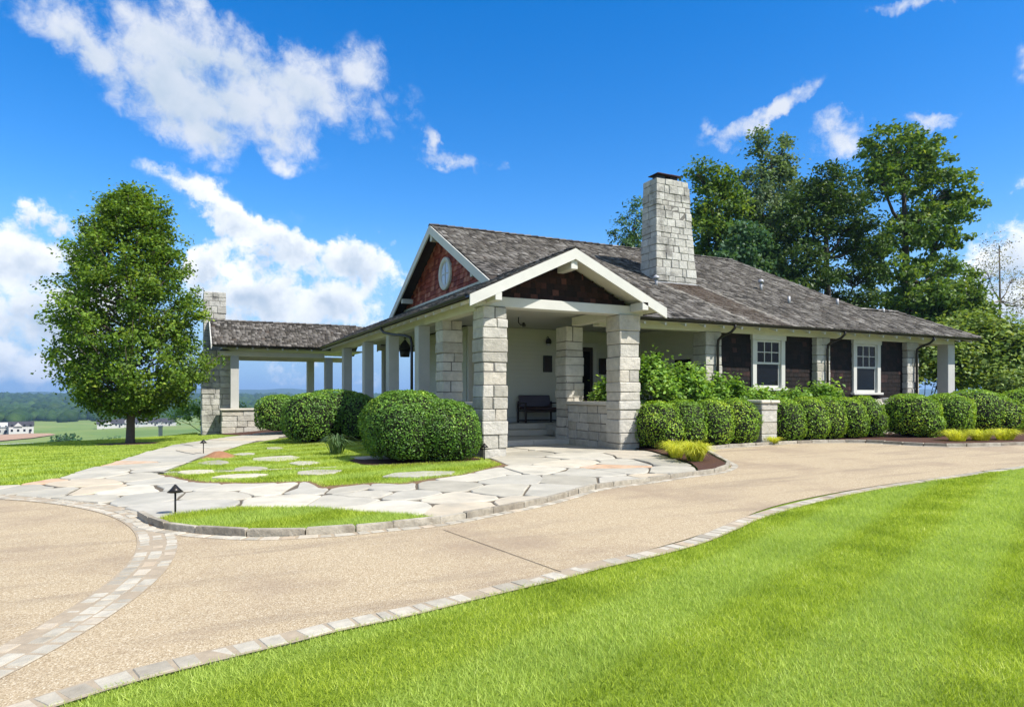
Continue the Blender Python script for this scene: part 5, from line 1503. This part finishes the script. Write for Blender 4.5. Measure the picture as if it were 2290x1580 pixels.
limb_tree('pine_tree', (36.2, 29.1), 'dark broad pine with a bare straight trunk showing above the roof', GT, [(0, 0, 0), (.1, 0, 5), (0, .1, 9), (-.1, 0, 13.2)], .32,
    [(-.1, 0, 13.2, 1.6, 1.6, 1.0), (-.2, 0, 12.2, 2.5, 2.2, .9), (-1.8, 0, 11.2, 1.7, 1.8, .8), (1.6, 0, 11.1, 1.9, 1.8, .9), (-2.6, 0, 10.0, 1.6, 1.8, .8), (2.4, 0, 9.9, 1.6, 1.7, .8), (-2.9, 0, 8.6, 1.7, 1.8, .9), (-1.7, 0, 7.6, 1.8, 1.8, .8), (2.6, 0, 8.2, 1.6, 1.7, .7), (1.9, 0, 6.6, 1.7, 1.8, .7), (-3.2, 0, 6.9, 1.5, 1.7, .8), (-1.5, 0, 5.6, 1.8, 1.6, .8), (1.0, 0, 5.2, 1.8, 1.6, .7)], 520, 48, .27, M['pine'], M['barkdark'], seed=5, cr=(.4, .7), aspect=.45, zb=.2, sc=(1.1, 1.1))
limb_tree('pale_tree', (36.7, 34.4), 'feathery grey-green tree with a loose pointed top behind the chimney', GT, [(0, 0, 0), (0, 0, 6), (.2, 0, 12), (.4, 0, 17)], .28,
    [(-.9, 0, 17.6, .7, .8, 1.3), (1.5, 0, 17.4, .8, .8, 1.2), (.3, 0, 16.4, 1.1, 1.0, 1.0), (1.2, 0, 15.2, 1.7, 1.5, 1.1), (-1.2, 0, 14.9, 1.4, 1.4, 1.1), (.2, 0, 13.3, 2.2, 1.8, 1.1), (-2.2, 0, 13.2, 1.2, 1.3, .9), (2.3, 0, 13.0, 1.2, 1.3, .8), (.2, 0, 11.2, 1.9, 1.8, 1.1), (-.2, 0, 9.0, 2.2, 1.9, 1.2)], 360, 46, .24, M['pale'], M['bark'], seed=8, cr=(.35, .62), zb=.2, sc=(1.0, 1.06))
limb_tree('oak_tree', (30.6, 32.9), 'round-crowned green tree directly right of the tall chimney', GT, [(0, 0, 0), (0, 0, 5), (.1, 0, 9), (0, 0, 12)], .3,
    [(-1.0, 0, 15.1, 1.0, 1.1, 1.2), (.7, 0, 15.0, 1.0, 1.1, 1.0), (.2, 0, 13.2, 1.9, 1.8, 1.3), (-.8, 0, 11.6, 1.9, 1.8, 1.2), (1.4, 0, 11.4, 1.6, 1.6, 1.2), (.2, 0, 9.6, 2.1, 1.8, 1.2), (-.9, 0, 8.2, 2.0, 1.8, 1.0), (1.3, 0, 8.0, 1.9, 1.8, 1.0)], 320, 46, .27, M['oak'], M['barkdark'], seed=13, cr=(.4, .68), zb=.2)
limb_tree('small_tree', (30.1, 29.8), 'lighter blue-green tree top just above the ridge, below the feathery tree', GT, [(0, 0, 0), (0, 0, 4), (.1, 0, 8)], .2,
    [(0, 0, 10.4, 1.4, 1.3, 1.0), (-.8, 0, 9.2, 1.5, 1.4, .9), (1.1, 0, 9.0, 1.6, 1.4, .9), (.2, 0, 7.6, 2.2, 1.8, 1.0)], 200, 48, .26, M['bluegreen'], M['bark'], seed=17, cr=(.4, .62), zb=.2)
limb_tree('locust_tree', (23.9, 32.9), 'spiky pale-tipped tree peeking out left of the tall chimney', GT, [(0, 0, 0), (0, 0, 5), (0, 0, 9)], .2,
    [(.3, 0, 11.6, .9, .9, 1.3), (-.5, 0, 10.2, 1.1, 1.0, 1.0), (.9, 0, 10.0, 1.1, 1.1, 1.2), (-.9, 0, 9.2, 1.1, 1.0, .7), (.3, 0, 8.4, 1.5, 1.3, 1.0)], 110, 40, .24, M['bluegreen'], M['bark'], seed=19, cr=(.32, .6), aspect=.35, zb=.2)
limb_tree('oak_tree', (45.3, 26.9), 'lower open tree to the right of the tall oak, above the large shrubs', GT, [(0, 0, 0), (0, 0, 4), (.1, 0, 8)], .25,
    [(-1.6, 0, 8.6, 1.5, 1.4, 1.0), (.6, 0, 9.0, 1.6, 1.5, 1.2), (2.0, 0, 7.6, 1.4, 1.4, 1.0), (-.5, 0, 7.0, 2.0, 1.6, 1.0), (1.2, 0, 5.6, 2.3, 1.6, 1.1), (-2.4, 0, 6.0, 1.7, 1.5, 1.0), (3.0, 0, 5.4, 1.3, 1.3, 1.0)], 320, 48, .28, M['oak'], M['barkdark'], seed=23, cr=(.4, .65), zb=.2, sc=(1, .88))
limb_tree('bare_tree', (60.0, 31.9), 'thin pale grey tree with sparse leaves at the far right', GT, [(0, 0, 0), (0, 0, 5), (.1, 0, 9), (0, 0, 13.5)], .16,
    [(0, 0, 13.0, 1.4, 1.3, 1.6), (-1.7, 0, 11.2, 1.4, 1.4, 1.2), (1.8, 0, 11.0, 1.4, 1.4, 1.2), (-2.4, 0, 9.0, 1.5, 1.4, 1.2), (2.4, 0, 8.8, 1.5, 1.4, 1.2), (-2.2, 0, 6.6, 1.5, 1.3, 1.2), (2.4, 0, 6.4, 1.6, 1.3, 1.2), (3.8, 0, 9.6, 1.2, 1.2, 1.2)], 210, 12, .17, M['bare'], M['bark'], seed=29, cr=(.5, .85), zb=.2)
# large flowering shrubs at the east end of the house
GS = 'large shrubs at the east end'
leafy_shrub('dogwood_shrub', (30.4, 19.4), 2.2, 1.8, 4.6, 9000, .22, M['dogwood'], 'large layered shrub seen between the last two columns', 'shrub', GS, 110, 0, 10)
leafy_shrub('dogwood_shrub', (33.6, 18.6), 2.5, 2.0, 5.2, 10000, .22, M['dogwood'], 'tallest layered shrub right of the last painted post', 'shrub', GS, 120, 0, 10)
leafy_shrub('dogwood_shrub', (37.2, 19.5), 2.6, 2.0, 4.4, 9000, .22, M['dogwood'], 'broad layered shrub beside the brown outbuilding', 'shrub', GS, 110, 0, 10)
leafy_shrub('dogwood_shrub', (29.3, 21.6), 1.8, 1.5, 3.9, 6000, .22, M['dogwood'], 'shrub filling the gap behind the last open bay', 'shrub', GS, 90, 0, 8)
leafy_shrub('dogwood_shrub', (31.2, 15.6), 1.9, 1.3, 2.3, 5000, .17, M['dogwood'], 'lower layered shrub above the boxwood mounds', 'shrub', GS, 80, 0, 8)

def outbuilding():
    r = empty('outbuilding', (47, 20.5, .2), 'brown shingled outbuilding half hidden behind shrubs at far right', 'building', world=True)
    block('wall', (43.5, 53, 18.5, 24, 0, 3.0), M['redbrown'], r)
    prism('roof', [(43.0, 18.0, 2.95), (43.0, 24.5, 2.95), (43.0, 21.25, 5.1)], (10.5, 0, 0), M['redbrown'], r)
    block('door', (45, 46.1, 18.44, 18.5, .2, 2.3), M['bench'], r)
    for x in (48, 50.5): block('window', (x, x + 1.0, 18.45, 18.5, 1.1, 2.2), M['glass'], r)
M['redbrown'] = mat_plain('red_brown_shingle', (.13, .060, .045), .9, .4, 10, bstr=.6, bscale=25)
outbuilding()
tuft_loc = None
# shrubs at the crest of the lawn
leafy_shrub('lawn_shrub', (1.2, 37.0), 1.9, 1.3, 1.75, 4200, .12, M['hydrangea'], 'bright green shrub on the lawn crest behind the maple trunk', 'shrub', 'shrubs on the lawn crest', 60, -.1, 6)
leafy_shrub('lawn_shrub', (1.15, 33.9), .5, .5, 1.05, 1300, .1, M['dogwood'], 'small round shrub against the pavilion chimney', 'shrub', 'shrubs on the lawn crest', 30, -.1, 5)
def soil_mound():
    V = [(0, 0, .16)]; F = []; n = 18
    for k, (rr, hh) in enumerate(((.25, .13), (.5, .06), (.72, -.01))):
        for i in range(n):
            t = 2 * math.pi * i / n; q = rr * random.uniform(.85, 1.15)
            V.append((q * math.cos(t) * .55, q * math.sin(t), hh + random.uniform(-.015, .015)))
    F += [(0, 1 + i, 1 + (i + 1) % n) for i in range(n)]
    for k in range(2):
        F += [(1 + k * n + i, 1 + (k + 1) * n + i, 1 + (k + 1) * n + (i + 1) % n, 1 + k * n + (i + 1) % n) for i in range(n)]
    o = mesh('soil_mound', V, F, M['redsoil'], None, True); o.location = (.72, 17.0, float(zg(.72, 17.0)))
    tag(o, 'small mound of red-brown soil at the edge of the flagstones', 'soil mound')
soil_mound()

# ------------------------------------------------------------------ grass
def blades(name, poly, density, h, w, zlift=0.0, exclude=None, dens_fn=None):
    poly = np.array(poly); lo = poly.min(0); hi = poly.max(0)
    area = (hi - lo).prod(); n = int(area * density)
    P = rng.uniform(lo, hi, (n, 2)); P = P[in_poly(P, poly)]
    # only what lies within a generous view cone round the picture
    F_ = np.array((math.sin(YAW), math.cos(YAW))); R_ = np.array((math.cos(YAW), -math.sin(YAW)))
    d = P @ F_; l = P @ R_
    P = P[(d > 1.4) & (np.abs(l) < d * .95 + 1.5)]
    if exclude is not None:
        for e in exclude: P = P[~in_poly(P, e)]
    if dens_fn is not None: P = P[rng.uniform(size=len(P)) < dens_fn(P)]
    n = len(P); dist = np.hypot(P[:, 0], P[:, 1])
    k = np.maximum(1.0, dist / 6.0)
    a = rng.uniform(0, 2 * np.pi, n); s = np.c_[np.cos(a), np.sin(a)] * (w * k)[:, None] * .5
    hh = h * rng.uniform(.55, 1.3, n) * (1 + .25 * wave(np.c_[P, P[:, :1] * 0], .5))
    lean = rng.normal(0, .55, (n, 2)) * hh[:, None]
    z = zg(P[:, 0], P[:, 1]) + zlift
    V = np.empty((n, 3, 3))
    V[:, 0, :2] = P - s; V[:, 1, :2] = P + s; V[:, 2, :2] = P + lean
    V[:, 0, 2] = z; V[:, 1, 2] = z; V[:, 2, 2] = z + hh
    o = np_mesh(name, V.reshape(-1, 3), 3, M['grass'])
    o['kind'] = 'stuff'
    return o
edge_in = [tuple(p) for p in offset_curve(catmull(LAWN_EDGE, .25) + np.random.default_rng(5).normal(0, .012, (len(catmull(LAWN_EDGE, .25)), 2)), .022)]
front_lawn = edge_in + [(30, -12), (8, -12), (-1.6, -1)]
df = lambda P: np.clip(1.25 - np.hypot(P[:, 0], P[:, 1]) / 22, .30, 1)
g = blades('grass', front_lawn, 8500, .030, .0048, dens_fn=df); tag(g, 'bright mown lawn grass in front of the drive', 'grass')
g = blades('grass', SLIVER, 9000, .055, .006, .005); tag(g, 'grass on the thin lawn sliver inside the kerb', 'grass')
g = blades('grass', ISLAND, 2600, .045, .006, 0, exclude=[[(3.2, 13.2), (5.9, 13.3), (5.6, 15.5), (4.0, 15.5), (3.1, 14.6)]]); tag(g, 'grass on the island lawn round the stepping stones', 'grass')
left_lawn = [(-3.3, 12.95), (-2.5, 12.9), (-2.3, 12.9), (-1.95, 13.75), (-1.85, 14.5), (-1.5, 16.2), (-1.03, 20.3), (-.45, 23.9), (1.3, 27.1), (1.2, 30.4), (.5, 31), (.5, 36), (-2, 36), (-14, 28), (-14, 13)]
g = blades('grass', left_lawn, 1500, .05, .007, 0, exclude=[[(-1.75 + 1.0 * math.cos(t), 26.6 + 1.15 * math.sin(t)) for t in np.linspace(0, 6.28, 16)]]); tag(g, 'lawn grass round the maple tree', 'grass')

# ------------------------------------------------------------------ the valley and its houses
def pt(az, dist): return dist * math.sin(math.radians(az)), dist * math.cos(math.radians(az))
M['roofdark'] = mat_plain('dark_asphalt_roof', (.045, .042, .045), .85, .25, .6)
M['roofpale'] = mat_plain('pale_metal_roof', (.48, .49, .48), .5, .1, .8)
M['facade'] = mat_plain('pale_facade', (.52, .50, .48), .8, .1, .3)
def far_house(az, dist, w, d, hw, hr, roof, label, rz, group, zoff=0.0):
    x, y = pt(az, dist); z = float(zg(x, y)) + zoff
    r = empty('far_house', (x, y, z), label, 'house', group); r.rotation_euler = (0, 0, rz)
    block('wall', (-w / 2, w / 2, -d / 2, d / 2, -2, hw), M['facade'], r, c=.02)
    prism('roof', [(-w / 2 - .4, -d / 2 - .5, hw), (-w / 2 - .4, d / 2 + .5, hw), (-w / 2 - .4, 0, hw + hr)], (w + .8, 0, 0), M[roof], r)
    # cross gable
    prism('gable', [(-w * .30, -d / 2 - .9, hw - .2), (w * .05, -d / 2 - .9, hw - .2), (-w * .125, -d / 2 - .9, hw + hr * .75)], (0, d * .5, 0), M['facade'], r)
    n = max(2, int(w / 3.2))
    for i in range(n):
        for zz in ([1.2] if hw < 4 else [1.0, 4.0]):
            xx = -w / 2 + w * (i + .5) / n
            block('window', (xx - .6, xx + .6, -d / 2 - .06, -d / 2, zz, zz + 1.5), M['glass'], r, c=.01)
    block('door', (w * .3, w * .3 + 1.1, -d / 2 - .05, -d / 2 + .01, -.2, 2.1), M['roofdark'], r, c=.01)
G_A = 'pale new houses on the bare slope'
for i, (az, w, rz, lab) in enumerate([(-11.6, 13, .15, 'pale new house at the far end of the bare slope'), (-10.4, 14, -.1, 'pale new house in the middle of the bare slope'), (-9.2, 13, .2, 'pale new house at the meadow end of the bare slope'), (-12.9, 13, 0, 'pale new house outermost on the bare slope')]):
    far_house(az - 1.0, 540 + 12 * (i % 2), w, 10, 4.6, 2.8, 'roofpale' if i % 2 else 'roofdark', lab, rz, G_A, 1.0)
G_B = 'dark-roofed houses below the wood'
for i, (az, lab) in enumerate([(-4.9, 'dark-roofed house below the wood, left of the maple trunk'), (-3.7, 'dark-roofed house directly behind the maple trunk'), (-2.5, 'dark-roofed house just right of the maple trunk'), (-1.5, 'dark-roofed house furthest toward the pavilion chimney')]):
    far_house(az, 640 + 15 * (i % 2), 19, 11, 2.8, 3.4, 'roofdark', lab, .1 - .1 * i, G_B, 1.0)
def barn():
    x, y = -18.0, 92.0; z = float(zg(x, y)) - .95
    r = empty('barn', (x, y, z), 'low barn with a long pale metal roof just over the lawn crest', 'barn'); r.rotation_euler = (0, 0, .25)
    block('wall', (-4.5, 4.5, -3, 3, -.5, 2.3), M['facade'], r, c=.02)
    prism('roof', [(-4.9, -3.5, 2.15), (-4.9, 3.5, 2.15), (-4.9, 0, 3.7)], (9.8, 0, 0), M['roofpale'], r)
    block('door', (-1.2, 1.2, -3.05, -3.0, -.3, 2.0), M['roofdark'], r)
barn()
def marker():
    x, y = -1.1, 38.0; z = float(zg(x, y))
    r = empty('marker_post', (x, y, z), 'short white post on the lawn crest beside the maple trunk', 'post')
    block('shaft', (-.09, .09, -.09, .09, -.1, .62), M['white'], r, c=.01)
    block('cap', (-.12, .12, -.12, .12, .62, .68), M['white'], r, c=.01)
marker()
def soil_patch():
    pts = [pt(a, d) for a, d in [(-16, 430), (-12, 425), (-9.5, 440), (-8.2, 470), (-8.6, 500), (-10, 530), (-16, 540)]]
    sheet('bare_soil', pts, .5, M['farsoil'], sub=25)
M['farsoil'] = mat_plain('bare_red_soil', (.36, .23, .15), .95, .25, .05)
soil_patch()
sheet('soil_tip', [(-.44, 8.78), (-.28, 8.52), (-.1, 8.72), (.1, 8.72), (-.05, 8.35), (-.22, 8.06), (-.34, 8.12)], .022, M['soil'])
ICO_V, ICO_F = None, None
def ico():
    bm = bmesh.new(); bmesh.ops.create_icosphere(bm, subdivisions=1, radius=1)
    V = np.array([v.co[:] for v in bm.verts]); F = np.array([[v.index for v in f.verts] for f in bm.faces]); bm.free()
    return V, F
ICO_V, ICO_F = ico()
def canopy(name, pts, rad, label, seed):
    r_ = np.random.default_rng(seed); n = len(pts); m = len(ICO_V)
    V = ICO_V[None] * (rad[:, None, None] * r_.uniform(.75, 1.25, (n, m, 1))) * np.array((1, 1, .8)) + pts[:, None, :]
    q = (ICO_F[None] + (np.arange(n) * m)[:, None, None]).reshape(-1, 3)
    o = np_mesh(name, V.reshape(-1, 3), 3, M['forest'], quads=q); o['kind'] = 'stuff'; tag(o, label, 'forest')
    return o
def forest():
    r_ = np.random.default_rng(31); n = 5200
    az = r_.uniform(-22, 30, n); d = 760 + 1900 * r_.uniform(size=n) ** 1.1
    lim = 800 + 90 * np.sin(az * .6) + 60 * np.sin(az * 1.9 + 1) + 90 * (az > -1)
    k = d > lim; az, d = az[k], d[k]
    x = d * np.sin(np.radians(az)); y = d * np.cos(np.radians(az)); z = zg(x, y)
    rad = r_.uniform(6, 11, len(x)) * (d / 1000) ** .35
    canopy('forest', np.c_[x, y, z + rad * .5], rad, 'wooded hills across the valley', 31)
forest()
def valley_trees():
    r_ = np.random.default_rng(37)
    spots = [(-7.6, 235, 3.6, 'round blue-green tree standing alone in the pasture'), (-4.6, 250, 2.3, 'pasture tree nearest the maple trunk'), (-5.3, 262, 2.0, 'smaller pasture tree left of the one by the maple trunk'), (-6.0, 270, 1.7, 'low pasture tree next to the lone round one'), (-3.4, 255, 1.7, 'low pasture tree right of the maple trunk'), (-8.6, 245, 1.8, 'low pasture tree above the barn roof')]
    for az, d, rr, lab in spots:
        x, y = pt(az, d); z = float(zg(x, y))
        r = empty('field_tree', (x, y, z), lab, 'tree', 'trees in the pasture')
        C = r_.normal(0, .42, (420, 3)) * np.array((rr, rr, rr * .7)) + np.array((0, 0, rr * .9))
        nn = norm(r_.normal(0, .6, C.shape) + np.array((0, 0, .5)))
        global rng
        np_mesh('crown', leaves(C, nn, np.full(len(C), rr * .33), .8), 4, M['bluegreen'], r)
        tube('trunk', [(0, 0, -.5), (0, 0, rr)], [.25, .1], M['barkdark'], r, 6)
valley_trees()
def mountains():
    V = []; F = []; n = 120; az = np.linspace(-40, 60, n)
    for k, (d, hs) in enumerate(((4300, 0.0), (4600, .72), (4900, 1.0), (6200, 0.0))):
        for a in az:
            h = 34 + 16 * math.sin(a * .23 + .6) + 7 * math.sin(a * .71 + 2) + 3 * math.sin(a * 1.9)
            x, y = pt(a, d); V.append((x, y, -30 + (30 + h) * hs))
    for k in range(3):
        for i in range(n - 1): F.append((k * n + i, k * n + i + 1, (k + 1) * n + i + 1, (k + 1) * n + i))
    o = mesh('hills', V, F, M['forest'], None, True); o['kind'] = 'structure'
mountains()

def haze():
    x0, x1, y0, y1, z0, z1 = -8500, 8500, -8500, 8500, -60, 130
    V, F = box_vf(x0, x1, y0, y1, z0, z1)
    m = bpy.data.materials.new('haze_air'); m.use_nodes = True
    t = NT(m.node_tree); t.n.clear(); out = t.add('ShaderNodeOutputMaterial')
    pv = t.add('ShaderNodeVolumePrincipled'); pv.inputs['Color'].default_value = (.42, .66, 1.0, 1)
    pv.inputs['Density'].default_value = .00019; pv.inputs['Anisotropy'].default_value = .2
    t.link(pv.outputs[0], out.inputs['Volume'])
    o = mesh('haze', V, F, m); o['kind'] = 'stuff'
haze()
